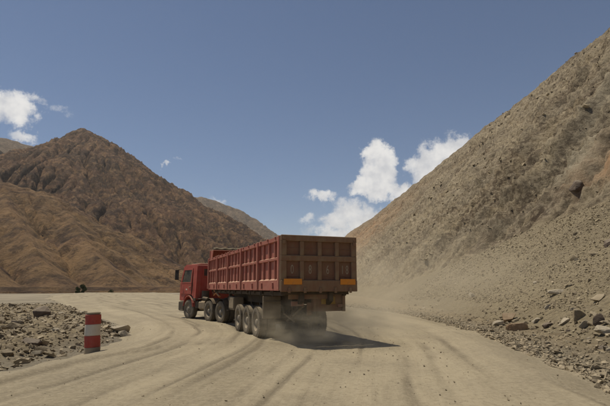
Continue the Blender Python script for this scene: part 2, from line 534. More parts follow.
NL = 900
ROAD_L = spline([(-8.2, -12), (-8, 0), (-7.8, 7), (-7.1, 11), (-6.0, 12.9), (-4.9, 15.2), (-5.6, 18.5), (-7.8, 22), (-11.4, 28), (-17, 38), (-27, 55), (-42, 80), (-62, 120), (-84, 180)], NL)
ROAD_R = spline([(4.6, -12), (4.8, 0), (5.2, 8), (6.6, 14), (7.3, 19.5), (7.6, 25), (7.4, 33), (6.2, 42), (2, 55), (-10, 80), (-30, 120), (-52, 180)], NL)
ROAD_POLY = np.concatenate([ROAD_L, ROAD_R[::-1]])

def in_poly(x, y, poly):
    inside = np.zeros(x.shape, bool)
    px, py = poly[:, 0], poly[:, 1]
    j = len(poly) - 1
    for i in range(len(poly)):
        c = ((py[i] > y) != (py[j] > y))
        if c.any():
            xi = (px[j] - px[i]) * (y - py[i]) / (py[j] - py[i] + 1e-12) + px[i]
            inside ^= c & (x < xi)
        j = i
    return inside

def dist_line(x, y, line):
    best = np.full(x.shape, 1e9)
    ln = line[::6]
    for a, b in zip(ln[:-1], ln[1:]):
        ab = b - a
        t = np.clip(((x - a[0]) * ab[0] + (y - a[1]) * ab[1]) / (ab @ ab), 0, 1)
        best = np.minimum(best, np.hypot(x - a[0] - t * ab[0], y - a[1] - t * ab[1]))
    return best

def road_signed(x, y):
    """distance outside the road (negative inside)"""
    shp = x.shape
    x = x.ravel(); y = y.ravel()
    out = np.full(x.shape, 1e3)
    m = (np.abs(x) < 160) & (y > -20) & (y < 200)
    d = np.minimum(dist_line(x[m], y[m], ROAD_L), dist_line(x[m], y[m], ROAD_R))
    ins = in_poly(x[m], y[m], ROAD_POLY[::6])
    out[m] = np.where(ins, -d, d)
    return out.reshape(shp)

_GX = np.arange(-70, 24, .4); _GY = np.arange(-2, 72, .4)
_GD = road_signed(*np.meshgrid(_GX, _GY))
def road_d(x, y):
    """quick look-up of the distance to the road near the camera"""
    fx = np.clip((np.asarray(x) - _GX[0]) / .4, 0, len(_GX) - 1.001); fy = np.clip((np.asarray(y) - _GY[0]) / .4, 0, len(_GY) - 1.001)
    i, j = fy.astype(int), fx.astype(int); v, u = fy - i, fx - j
    return (_GD[i, j] * (1 - u) + _GD[i, j + 1] * u) * (1 - v) + (_GD[i + 1, j] * (1 - u) + _GD[i + 1, j + 1] * u) * v

# foot of the right-hand slope: x as a function of y
FOOT_Y = np.array([-80, -5, 4, 8, 14, 20, 30, 40, 55, 80, 130, 250, 420, 640.])
FOOT_X = np.array([8.5, 7.4, 7.2, 7.6, 8.5, 9.1, 9.7, 10.2, 10.5, 11, 11, 8, 1, -14.])
def foot_x(y):
    return np.interp(y, FOOT_Y, FOOT_X)

def ground_z(x, y, near=False):
    d = road_d(x, y) if near else road_signed(x, y)
    left = sstep(-x, 3.0, 6.0)
    # rubble strip on the left between road and river bed
    rub = sstep(d, 0.1, 1.5) * (x < 0) * sstep(y, 3, 8) * (1 - sstep(y - np.maximum(0, (-x - 8)) * 0.2, 36, 50))
    n = fbm(x * 0.22, y * 0.22, octv=5)
    n2 = fbm(x * 1.1, y * 1.1, 3.3, octv=4)
    z = -0.10 + 0.05 * n2
    z = z + rub * (0.36 + 0.30 * n + 0.24 * n2)
    # river bed, slightly lower, with shallow dry channels
    bed = sstep(y, 42, 60) * sstep(-x, 6, 22) * sstep(d, 2, 8)
    z = z + bed * (-0.25 + 0.35 * fbm(x * 0.03, y * 0.11, 5.0, octv=4))
    far = sstep(np.hypot(x, y), 90, 240)
    z = z * (1 - far) + far * (-0.3 + 0.6 * fbm(x * 0.01, y * 0.03, 1.0, octv=4))
    # right verge, rising a little into the slope
    ver = (x > 0) * sstep(d, 0.1, 2.0) * (1 - far)
    z = z + ver * (0.10 + 0.10 * n2)
    z = np.where(d < 0, -0.10 - 0.05 * sstep(-d, 0, 0.6), z)
    return z, np.clip(rub + ver, 0, 1)

def build_ground():
    az = np.concatenate([np.radians(np.arange(-46, 46, 0.16)), np.radians(np.arange(46, 314, 2.4))])
    rad = np.concatenate([np.geomspace(0.6, 6, 22)[:-1], np.geomspace(6, 70, 225)[:-1], np.geomspace(70, 6000, 70)])
    A, R = np.meshgrid(az, rad)
    X, Y = np.sin(A) * R, np.cos(A) * R
    Z, rub = ground_z(X, Y)
    V = np.stack([X, Y, Z], -1).reshape(-1, 3)
    F = grid_faces(len(rad), len(az), wrap=True)
    V = np.concatenate([V, [[0, 0, -0.15]]])
    me = np_mesh('ground', V, F, M['ground'], True, {'rubble': np.append(rub.ravel(), 0)})
    o = add_obj('ground', me)
    tag(o, 'pale gravel valley floor and dry river bed', 'ground', kind='structure')
build_ground()
_tick('build_ground')

TRUCK_O = Vector((0.42, 14.95, 0))
TRUCK_ANG = math.radians(110.8)

def road_z(u, s, X, Y):
    """u 0..1 across, s metres along"""
    w = 11.0
    lat = u * w
    z = 0.022 * fbm(X * 0.9, Y * 0.9, octv=5, gain=.6) + 0.03 * gnoise(X * 0.18, Y * 0.18)
    tr = np.zeros_like(z)
    warp = 0.35 * gnoise(s * 0.07, s * 0 + 2.2) + 0.1 * gnoise(s * 0.3, u * 0 + 7.7)
    tk = random.Random(21)
    for c in (1.6, 2.15, 2.5, 3.3, 3.62, 4.05, 4.38, 4.9, 5.25, 5.6, 6.15, 6.45, 6.95, 7.6, 8.3, 9.1, 9.8):
        wd = tk.uniform(.05, .11); dp = tk.uniform(.010, .024); ph = tk.uniform(0, 50)
        wob = 0.45 * gnoise(s * 0.06 + ph, s * 0 + c) + 0.08 * gnoise(s * 0.35 + ph, s * 0 + 7.7)
        q = (lat - c - wob) / wd
        fade = sstep(gnoise(s * 0.10 + ph, s * 0 + 1.5) + 0.35 * gnoise(X * 1.1 + ph, Y * 1.1), -0.35, 0.45)
        prof = np.exp(-q * q) - 0.7 * np.exp(-(np.abs(q) - 1.9) ** 2 * 1.8)
        z = z - dp * prof * fade
        tr = np.maximum(tr, np.exp(-q * q) * fade)
    edge = np.minimum(u, 1 - u) * w
    z = z - 0.14 * (1 - sstep(edge, 0.0, 1.1)) * (1 + .5 * fbm(X * 1.5, Y * 1.5, 2.0, octv=4)) + 0.05 * np.exp(-((edge - 1.3) / 0.5) ** 2)
    # a low windrow pushed up by the wheels beside the marker post
    dd = np.full(X.shape, 1e3); tt = np.zeros_like(X)
    wr = [(-5.7, 6.0), (-5.35, 9.5), (-5.15, 11.7), (-4.35, 13.9), (-3.3, 15.2)]
    for q, ((ax, ay), (bx, by)) in enumerate(zip(wr[:-1], wr[1:])):
        t = np.clip(((X - ax) * (bx - ax) + (Y - ay) * (by - ay)) / ((bx - ax) ** 2 + (by - ay) ** 2), 0, 1)
        d1 = np.hypot(X - ax - t * (bx - ax), Y - ay - t * (by - ay))
        tt = np.where(d1 < dd, q + t, tt); dd = np.minimum(dd, d1)
    dd = np.abs(dd + 0.10 * fbm(X * 1.6, Y * 1.6, 5.0, octv=4))
    z = z + 0.075 * np.exp(-(dd / 0.16) ** 2) * (1 - .15 * tt)
    tr = np.maximum(tr, 0.7 * np.exp(-((dd - .2) / 0.08) ** 2))  # the windrow's shadow, painted as a dark line along its flanks
    return z + 0.03, tr

def build_road():
    nu = 230
    idx = np.unique(np.concatenate([np.linspace(0, NL - 1, 470).astype(int)]))
    L, R = ROAD_L[idx], ROAD_R[idx]
    # re-pair by similar progress: blend parameter
    u = np.linspace(0, 1, nu)
    X = L[:, None, 0] * (1 - u) + R[:, None, 0] * u
    Y = L[:, None, 1] * (1 - u) + R[:, None, 1] * u
    s = np.concatenate([[0], np.cumsum(np.hypot(*np.diff((L + R) / 2, axis=0).T))])
    U = np.broadcast_to(u, X.shape); S = np.broadcast_to(s[:, None], X.shape)
    jag = (0.75 * fbm(S * 0.6, U * 0 + 3, octv=6, gain=.6) + 2.2 * fbm(S * .12, U * 0 + 9, octv=4) * sstep(S, 60, 110)) * (np.abs(U - .5) * 2) ** 6
    Z, tr = road_z(U, S, X, Y)
    V = np.stack([X + jag, Y, Z], -1).reshape(-1, 3)
    me = np_mesh('road', V, grid_faces(len(idx), nu)[:, ::-1], M['road'], True, {'track_and_shade': tr.ravel()},
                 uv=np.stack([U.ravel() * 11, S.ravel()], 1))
    o = add_obj('road', me)
    tag(o, 'wide unpaved dusty road with curving tyre tracks', 'road', kind='structure')
build_road()
_tick('build_road')

# ---- right-hand slope
def hill_profile(Y, D):
    """height above the foot, and masks, at horizontal distance D from the foot"""
    top = np.interp(Y, [-80, 0, 20, 40, 50, 60, 80, 700], [16, 15, 14.5, 13.5, 11.5, 8, 4.0, 2.0])   # where scree gives way to rock
    top = top + 1.6 * fbm(Y * 0.09, Y * 0 + 4.4, octv=4)
    scree = 0.10 * np.minimum(D, 2.2) / 2.2 * 0 + 0.685 * np.clip(D - 1.0, 0, None)
    # a low berm of fine dug material at the foot
    berm = 1.05 * sstep(D, 0.2, 2.6) * (1 - 0 * D)
    base = np.maximum(scree, berm * (1 - sstep(D, 5, 9)))
    ridge_d = np.interp(Y, [-80, 100, 200, 420, 560, 640], [74, 71, 66, 58, 46, 30])
    up = np.clip(D - top, 0, None)
    ztop = 0.685 * np.clip(top - 1.0, 0, None)
    rz = np.interp(Y, [-80, 60, 114, 180, 260, 350, 430, 510, 570, 640], [74, 73, 69.5, 68, 66, 64, 61.5, 58, 42, 12])
    k = np.clip(up / np.maximum(ridge_d - top, 1), 0, 1)
    rock = ztop + (rz - ztop) * (0.86 * k + 0.14 * k ** 1.6)
    z = np.where(D < top, base, rock)
    back = np.clip(D - ridge_d, 0, None)
    z = np.where(D > ridge_d, rz - 0.75 * back, z)
    cliff = sstep(D - top, -0.8, 1.4)
    return z, cliff, top, ridge_d

def build_hill():
    ys = np.concatenate([np.linspace(-60, 2, 30)[:-1], np.geomspace(5, 27, 150)[:-1] - 3.0, np.geomspace(24, 120, 200)[:-1], np.geomspace(120, 660, 130)])
    ds = np.concatenate([np.linspace(-2.5, 9, 110)[:-1], np.linspace(9, 26, 90)[:-1], np.linspace(26, 80, 130)[:-1], np.linspace(80, 170, 20)])
    D, Y = np.meshgrid(ds, ys)
    Z, cliff, top, ridge_d = hill_profile(Y, D)
    X = foot_x(Y) + D
    Z = Z + np.where(D < 0, 0.22 * D, 0)
    # relief: carve the rock above the scree with running water
    EX0, EY0, EDX = -4.0, -62.0, 1.25
    gx, gy = np.meshgrid(np.arange(-4, 132, EDX), np.arange(-62, 664, EDX))
    ez, ecl, etop, erd = hill_profile(gy, gx)
    eb = fbm(gx * 0.035, gy * 0.035, octv=5)
    ek = sstep(gx - etop, 0, 14) * (1 - 0.7 * np.exp(-((gx - erd) / 7.0) ** 2))
    e0 = ez + ek * (2.6 * eb + 1.5 * fbm(gx * .16, gy * .16, 3.0, octv=4)) + 0.05 * fbm(gx * .5, gy * .5, octv=3)
    e1, flow = erode(e0, EDX, 14, 0.014, uplift=0.03 * ecl)
    dz = (e1 - ez) * ecl
    dz = bilin(dz, EX0, EY0, EDX, D, Y); flow = bilin(flow, EX0, EY0, EDX, D, Y)
    Z = Z + dz
    n_mid = fbm(X * 0.18, Y * 0.12, Z * 0.12, octv=6)
    n_rid = fbm(X * 0.42, Y * 0.34, Z * 0.36, octv=6, gain=.62, ridged=True)
    str_ = fbm((Z * 0.9 + Y * 0.22) * 0.16, X * 0.03, Y * 0.02, octv=5, ridged=True)  # tilted beds
    amp = sstep(D - top, 0, 10) * cliff
    edge_keep = 1 - 0.6 * np.exp(-((D - ridge_d) / 5.0) ** 2)
    chute = fbm(Y * 0.16, D * 0.018, 12.0, octv=6, gain=.55, ridged=True)      # debris chutes down the face
    Z = Z + amp * edge_keep * 3.0 * (chute - .45)
    crag = sstep(D, 26, 44) * (1 - sstep(Y, 150, 330)) * cliff
    bed = (Z * 0.8 - Y * 0.35 + 3.0 * n_mid) / 5.5
    saw = bed - np.floor(bed)
    Z = Z + crag * edge_keep * 1.6 * (saw - .5 * (saw > .82) - .4) * (0.4 + sstep(n_mid, -.2, .3))
    Z = Z + cliff * (0.8 * n_mid + 0.9 * (str_ - .4) * sstep(D - top, 0, 4) + 1.3 * (n_rid - .45)) * edge_keep
    dx = cliff * amp * (-1.1 * str_ - 0.8 * n_mid - 0.9 * n_rid) * edge_keep
    sc = 1 - cliff
    Z = Z + sc * (0.16 * fbm(X * 0.35, Y * 0.35, octv=5) * sstep(D, 0.5, 3) + 0.03 * fbm(X * 2.2, Y * 2.2, octv=3))
    berm_n = np.exp(-((D - 2.4) / 2.0) ** 2)
    Z = Z + berm_n * 0.28 * fbm(X * 0.5, Y * 0.5, 8.0, octv=4)
    och = np.exp(-((Y - 44) / 4.5) ** 2) * np.exp(-((D - 18.5) / 3.2) ** 2) * sstep(n_mid, -.35, .15)
    och = np.maximum(och, sstep(Y, 180, 330) * (1 - sstep(D, 42, 62)) * 0.5)
    pale = np.exp(-((Y - 51 - .55 * (D - 20) + 4 * n_mid) / 6.0) ** 2) * sstep(D, 15, 19) * (1 - sstep(D, 38, 47)) * sstep(chute, .15, .55)
    pale = np.maximum(pale, 0.3 * sstep(str_, 0.35, 0.7) * cliff)
    V = np.stack([X + dx, Y, Z - 0.05], -1).reshape(-1, 3)
    me = np_mesh('hillside', V, grid_faces(len(ys), len(ds))[:, ::-1], M['hill'], True,
                 {'cliff': cliff.ravel(), 'ochre': np.clip(och, 0, 1).ravel(), 'pale': np.clip(pale, 0, 1).ravel(), 'flow': np.clip(flow / 3.0, 0, 1).ravel()}, uv=np.stack([Y.ravel(), D.ravel()], 1))
    o = add_obj('hillside', me)
    tag(o, 'steep scree slope under a brown rocky bluff beside the road', 'hillside', kind='structure')
    return ys, ds, V.reshape(len(ys), len(ds), 3)
H_YS, H_DS, H_V = build_hill()
_tick('hill')

def hill_point(y, d):
    i = int(np.clip(np.searchsorted(H_YS, y), 1, len(H_YS) - 1)); j = int(np.clip(np.searchsorted(H_DS, d), 1, len(H_DS) - 1))
    ty = (y - H_YS[i - 1]) / (H_YS[i] - H_YS[i - 1]); td = (d - H_DS[j - 1]) / (H_DS[j] - H_DS[j - 1])
    a, b, c, e = H_V[i - 1, j - 1], H_V[i - 1, j], H_V[i, j - 1], H_V[i, j]
    return (a * (1 - td) + b * td) * (1 - ty) + (c * (1 - td) + e * td) * ty

# ---- mountains on the left and the far ridge
def ridge_field(X, Y, ridges, gully, gfreq):
    best = np.full(X.shape, -1e9); S = np.zeros_like(X); Dm = np.zeros_like(X)
    off = 0.0
    for pts, slope in ridges:
        p = [pix_at(*q) for q in pts]
        for a, b in zip(p[:-1], p[1:]):
            ab = b - a; L2 = ab[0] ** 2 + ab[1] ** 2
            t = np.clip(((X - a[0]) * ab[0] + (Y - a[1]) * ab[1]) / L2, 0, 1)
            d = np.hypot(X - a[0] - t * ab[0], Y - a[1] - t * ab[1])
            h = a[2] + t * ab[2] - slope * d * (1 - 0.00012 * np.clip(d, 0, 1500))
            m = h > best
            best = np.where(m, h, best); S = np.where(m, off + t * math.sqrt(L2), S); Dm = np.where(m, d, Dm)
            off += math.sqrt(L2)
    return best, S, Dm

def build_mountain(name, label, mat, box, dx, ridges, rough, freq, iters, K, uplift, sandy_fn, detail):
    x0, x1, y0, y1 = box
    X, Y = np.meshgrid(np.arange(x0, x1, dx), np.arange(y0, y1, dx))
    W = 0.13 / freq
    wx = fbm(X * freq * 1.6, Y * freq * 1.6, 1.0, octv=4); wy = fbm(X * freq * 1.6, Y * freq * 1.6, 9.0, octv=4)
    h0, S, Dm = ridge_field(X, Y, ridges, 0, freq)
    h1, S, D1 = ridge_field(X + wx * W, Y + wy * W, ridges, 0, freq)
    k = sstep(Dm, 0, 0.3 / freq)
    h = np.maximum(h0 * (1 - k) + h1 * k, -2)
    h = h + sstep(h, 0, 0.4 / freq) * rough * (0.25 + 0.75 * k) * fbm(X * freq, Y * freq, octv=6) + 0.4 * fbm(X * .02, Y * .02, 4.0, octv=3)
    h, flow = erode(h, dx, iters, K, uplift=uplift * sstep(h, 0, 60))
    n = fbm(X * freq * 2, Y * freq * 2, h * freq * 2, octv=5)
    rel = sstep(h, 2, 30)
    h = h + rel * detail * (fbm(X * 0.075, Y * 0.075, h * 0.06, octv=4, gain=.62, ridged=True) - .5 + 0.7 * fbm((h + .35 * X) * .05, Y * .004, octv=4))
    if name == 'foothill':          # terrace with a cut bank along the river
        eR = np.hypot(X, Y) + 9 * fbm(np.arctan2(X, Y) * 14, X * 0, octv=4)
        h = np.maximum(h, -1.5) + 2.6 * sstep(eR, 205, 208) + 1.6 * sstep(eR, 236, 239)
    sandy = np.clip(sandy_fn(X, Y, h, n), 0, 1)
    V = np.stack([X, Y, h - 0.6], -1).reshape(-1, 3)
    me = np_mesh(name, V, grid_faces(*X.shape), mat, True, {'sandy': sandy.ravel(), 'flow': np.clip(flow / 3.2, 0, 1).ravel()})
    o = add_obj(name, me)
    tag(o, label, 'mountain' if name != 'foothill' else 'hill', kind='structure')

build_mountain('mountain', 'dark reddish brown craggy peak across the valley', M['mountain'], (-1180, 330, 470, 1720), 3.8,
    [([(-90, 190, 1050), (-20, 172, 1120), (15, 160, 1160), (35, 150, 1180), (60, 139, 1200), (82, 131, 1200), (100, 140, 1220), (125, 155, 1250), (155, 180, 1300), (180, 196, 1330), (205, 215, 1360), (228, 234, 1400), (252, 248, 1450), (300, 278, 1500)], 0.66),
     ([(82, 134, 1195), (96, 165, 1080), (112, 205, 940), (150, 264, 760)], 0.70),
     ([(125, 157, 1245), (150, 200, 1090), (185, 250, 930), (210, 283, 840)], 0.70),
     ([(180, 197, 1325), (208, 236, 1150), (232, 270, 1000)], 0.70),
     ([(45, 147, 1185), (40, 185, 1000), (60, 225, 860)], 0.70)],
    34, 0.005, 26, 0.050, 0.45, lambda X, Y, h, n: sstep(70 - h + 60 * n, 0, 80), 10.0)
_tick('mountain')
build_mountain('foothill', 'sandy brown foothill below the dark peak', M['mountain'], (-760, 60, 150, 840), 3.4,
    [([(-140, 140, 560), (-60, 168, 590), (0, 186, 600), (44, 197, 610), (78, 214, 620), (110, 234, 620), (145, 256, 610), (180, 279, 590), (205, 288, 560)], 0.52),
     ([(0, 188, 598), (15, 225, 470), (45, 268, 360)], 0.55),
     ([(60, 205, 615), (80, 240, 480), (112, 274, 390)], 0.55),
     ([(-60, 170, 588), (-40, 230, 420), (-10, 270, 320)], 0.55)],
    12, 0.011, 18, 0.035, 0.15, lambda X, Y, h, n: 0.62 + 1.5 * n, 4.5)
_tick('foothill')
build_mountain('far_ridge', 'hazy far ridge closing the valley', M['ridge'], (-1800, 700, 1900, 3700), 14,
    [([(60, 170, 3350), (120, 180, 3300), (160, 190, 3200), (190, 198, 3000), (203, 197, 3000), (216, 200, 3000), (236, 208, 3000), (256, 218, 2950), (280, 235, 2900), (305, 252, 2850), (340, 280, 2800)], 0.62),
     ([(216, 202, 2995), (232, 235, 2600), (250, 262, 2300)], 0.66), ([(256, 220, 2945), (275, 250, 2600)], 0.66)],
    70, 0.0022, 14, 0.11, 1.0, lambda X, Y, h, n: 0.4 + 0.5 * n, 16)
build_mountain('back_ridge', 'dark ridge behind the left shoulder of the peak', M['ridge'], (-2600, -500, 1850, 2800), 16,
    [([(-260, 90, 2250), (-160, 100, 2200), (-60, 126, 2150), (0, 137, 2100), (22, 144, 2150), (45, 151, 2200), (80, 170, 2250)], 0.55)],
    50, 0.003, 10, 0.11, 1.0, lambda X, Y, h, n: 0.2 + 0.5 * n, 14)
_tick('ridges')

# ------------------------------------------------------------------ rocks
def rock_mesh(name, seed, mat, npts=18, squash=(1, .8, .6)):
    r = np.random.default_rng(seed)
    p = r.normal(size=(npts, 3)); p /= np.linalg.norm(p, axis=1)[:, None]
    p = np.sign(p) * np.abs(p) ** 0.72 * r.uniform(0.8, 1.05, (npts, 1))
    p *= np.array(squash) * r.uniform(0.85, 1.15, 3) * 0.5
    bm = bmesh.new()
    for q in p:
        bm.verts.new(q)
    res = bmesh.ops.convex_hull(bm, input=bm.verts)
    bmesh.ops.delete(bm, geom=list({g for g in res['geom_interior'] + res['geom_unused'] if isinstance(g, bmesh.types.BMVert)}), context='VERTS')
    bmesh.ops.recalc_face_normals(bm, faces=bm.faces)
    me = bpy.data.meshes.new(name); bm.to_mesh(me); bm.free()
    me.materials.append(mat)
    return me

def boulder_mesh(name, seed, mat, squash=(1, .8, .6)):
    """larger rock: angular hull with worn edges and a rough skin"""
    r = np.random.default_rng(seed)
    me0 = rock_mesh(name, seed, mat, 15, squash)
    bm = bmesh.new(); bm.from_mesh(me0); bpy.data.meshes.remove(me0)
    bmesh.ops.triangulate(bm, faces=bm.faces)
    bmesh.ops.subdivide_edges(bm, edges=bm.edges, cuts=3, use_grid_fill=True)
    bmesh.ops.triangulate(bm, faces=bm.faces)
    bmesh.ops.smooth_vert(bm, verts=bm.verts, factor=0.3, use_axis_x=True, use_axis_y=True, use_axis_z=True)
    co = np.array([v.co[:] for v in bm.verts])
    d = fbm(co[:, 0] * 4 + seed, co[:, 1] * 4, co[:, 2] * 4, octv=3)
    for v, k in zip(bm.verts, d):
        v.co *= 1 + 0.13 * k
    me = bpy.data.meshes.new(name); bm.to_mesh(me); bm.free()
    me.materials.append(mat)
    return me

ROCKS = {k: [rock_mesh('rock', 100 + 20 * q + i, M[k], 16, ((1, .8, .55), (1, .7, .7), (1, .9, .4), (1, .6, .5))[i % 4]) for i in range(10)]
         for q, k in enumerate(('rock', 'rock_orange', 'rock_dark', 'rock_pale'))}

def place_rock(x, y, z, size, label, group, kind='rock', sink=0.22, tilt=0.5, mesh=None, rot=None):
    me = mesh or random.choice(ROCKS[kind])
    o = add_obj('rock', me, None, (x, y, z + size * (0.27 - sink)),
                rot or (random.uniform(-tilt, tilt), random.uniform(-tilt, tilt), random.uniform(0, 6.28)))
    o.scale = (size, size, size)
    tag(o, label, 'rock', group)
    return o

def gz(x, y):
    return float(ground_z(np.array([x]), np.array([y]), True)[0][0])

def scatter_stones(name, label, pts, sizes, mat, seed):
    """many loose stones joined into one stuff mesh"""
    r = np.random.default_rng(seed)
    protos = []
    for i in range(8):
        me = rock_mesh('stone', 900 + seed * 31 + i, mat, 9, (1, .8, .6))
        me.calc_loop_triangles()
        v = np.array([q.co[:] for q in me.vertices]); f = np.array([t.vertices[:] for t in me.loop_triangles])
        protos.append((v, f)); bpy.data.meshes.remove(me)
    VV, FF, off = [], [], 0
    which = r.integers(0, 8, len(pts))
    for k in range(8):
        m = which == k
        n = int(m.sum())
        if not n: continue
        v, f = protos[k]
        a, b, c = r.uniform(0, 6.28, n), r.uniform(-.6, .6, n), r.uniform(-.6, .6, n)
        ca, sa, cb, sb, cc, sc_ = np.cos(a), np.sin(a), np.cos(b), np.sin(b), np.cos(c), np.sin(c)
        Rm = np.stack([np.stack([ca * cb, ca * sb * sc_ - sa * cc, ca * sb * cc + sa * sc_], -1),
                       np.stack([sa * cb, sa * sb * sc_ + ca * cc, sa * sb * cc - ca * sc_], -1),
                       np.stack([-sb, cb * sc_, cb * cc], -1)], 1)
        w = np.einsum('nij,vj->nvi', Rm, v) * sizes[m][:, None, None] + pts[m][:, None, :]
        VV.append(w.reshape(-1, 3))
        FF.append((f[None] + (np.arange(n) * len(v))[:, None, None] + off).reshape(-1, 3))
        off += n * len(v)
    me = np_mesh(name, np.concatenate(VV), np.concatenate(FF), mat, False)
    o = add_obj(name, me)
    tag(o, label, 'stones', kind='stuff')

def hill_points(y, d):
    y = np.asarray(y, float); d = np.asarray(d, float)
    i = np.clip(np.searchsorted(H_YS, y), 1, len(H_YS) - 1); j = np.clip(np.searchsorted(H_DS, d), 1, len(H_DS) - 1)
    ty = ((y - H_YS[i - 1]) / (H_YS[i] - H_YS[i - 1]))[:, None]; td = ((d - H_DS[j - 1]) / (H_DS[j] - H_DS[j - 1]))[:, None]
    return (H_V[i - 1, j - 1] * (1 - td) + H_V[i - 1, j] * td) * (1 - ty) + (H_V[i, j - 1] * (1 - td) + H_V[i, j] * td) * ty

def build_scree():
    n = 95000
    y = np.exp(rng.uniform(math.log(5.5), math.log(62), n))
    d = np.abs(rng.uniform(0.1, 1, n)) ** 0.9 * np.interp(y, [5, 40, 62], [14, 14, 8])
    # fewer on the smooth bare patch of the berm, more in trains
    dens = fbm(y * 0.25, d * 0.12, octv=3)
    keep = rng.uniform(-0.55, 0.5, n) < dens + 0.12 - 0.55 * np.exp(-((d - 3.2) / 1.2) ** 2 - ((y - 16) / 6) ** 2)
    y, d = y[keep], d[keep]
    pts = hill_points(y, d)
    s = 0.025 + 0.038 * rng.exponential(1.0, len(y)) * (0.6 + 0.02 * y)
    s = np.clip(s, 0.025, 0.34)
    pts[:, 2] += s * 0.12
    scatter_stones('scree', 'loose grey brown stones strewn over the right slope', pts, s, M['stones'], 1)
    n = 16000
    y = np.exp(rng.uniform(math.log(20), math.log(190), n)); d = rng.uniform(8, 72, n)
    ok = fbm(y * .08, d * .08, octv=4) > rng.uniform(-.25, .55, n)
    y, d = y[ok], d[ok]
    s = np.clip((0.06 + 0.10 * rng.exponential(1.0, len(y))) * (0.5 + .022 * y), .1, 1.5)
    pts = hill_points(y, d)
    scatter_stones('bluff_debris', 'broken rock strewn over the bluff above the scree', pts, s, M['stones'], 6)
    # stones along the foot and verge
    n = 9000
    y = np.exp(rng.uniform(math.log(5), math.log(60), n))
    xr = np.interp(y, ROAD_R[:, 1][:700], ROAD_R[:, 0][:700])
    x = xr - 0.35 + rng.exponential(0.9, n)
    ok = x < foot_x(y) + 1.2
    x, y = x[ok], y[ok]
    z = np.maximum(ground_z(x, y, True)[0], np.where(x > foot_x(y) - 2.4, hill_points(y, np.maximum(x - foot_x(y), -2.4))[:, 2], -9))
    s = np.clip(0.03 + 0.05 * rng.exponential(1.0, len(x)), .03, .26)
    scatter_stones('verge_stones', 'small broken stones along the foot of the right slope', np.stack([x, y, z + s * .1], 1), s, M['stones'], 2)

    # coarser tumbled stones on the bank itself
    n = 1500
    y = np.exp(rng.uniform(math.log(7.5), math.log(30), n)); d = rng.normal(1.0, 1.1, n)
    ok = (d > -1.2) & (d < 4) & (fbm(y * .5, d * .5, 3.0, octv=3) > rng.uniform(-.5, .4, n))
    y, d = y[ok], d[ok]
    s = np.clip(0.07 + 0.075 * rng.exponential(1.0, len(y)), .07, .42)
    scatter_stones('bank_stones', 'coarse tumbled stones on the bank under the scree slope', hill_points(y, d) + np.array([0, 0, .03]), s, M['stones'], 7)

def build_left_stones():
    n = 44000
    y = rng.uniform(8, 52, n) ; x = -5 - rng.uniform(0, 1, n) * (0.75 * y + 4)
    d = road_signed(x, y)
    lump = fbm(x * 0.3, y * 0.3, 2.0, octv=3)
    end = 46 + np.maximum(0, (-x - 8)) * 0.2
    ok = (d > -0.1) & (rng.uniform(0, 1, n) < sstep(d, -0.4, 0.9) * (0.9 + 0.5 * lump)) & (y < end)
    x, y = x[ok], y[ok]
    z = ground_z(x, y, True)[0]
    s = np.clip(0.04 + 0.075 * rng.exponential(1.0, len(x)), .04, .42)
    scatter_stones('rubble_stones', 'small broken stones of the rubble heap left of the road', np.stack([x, y, z + s * .08], 1), s, M['stones'], 3)
    n = 2600
    y = np.exp(rng.uniform(math.log(4), math.log(45), n)); x = rng.uniform(-7, 8, n)
    d = road_signed(x, y); ok = d < -0.2
    x, y = x[ok], y[ok]
    s = np.clip(0.010 + 0.014 * rng.exponential(1.0, len(x)), .012, .08)
    scatter_stones('road_pebbles', 'pebbles scattered on the dusty road', np.stack([x, y, np.full(len(x), .04)], 1), s, M['stones'], 4)
build_scree(); build_left_stones()
_tick('build_scree')

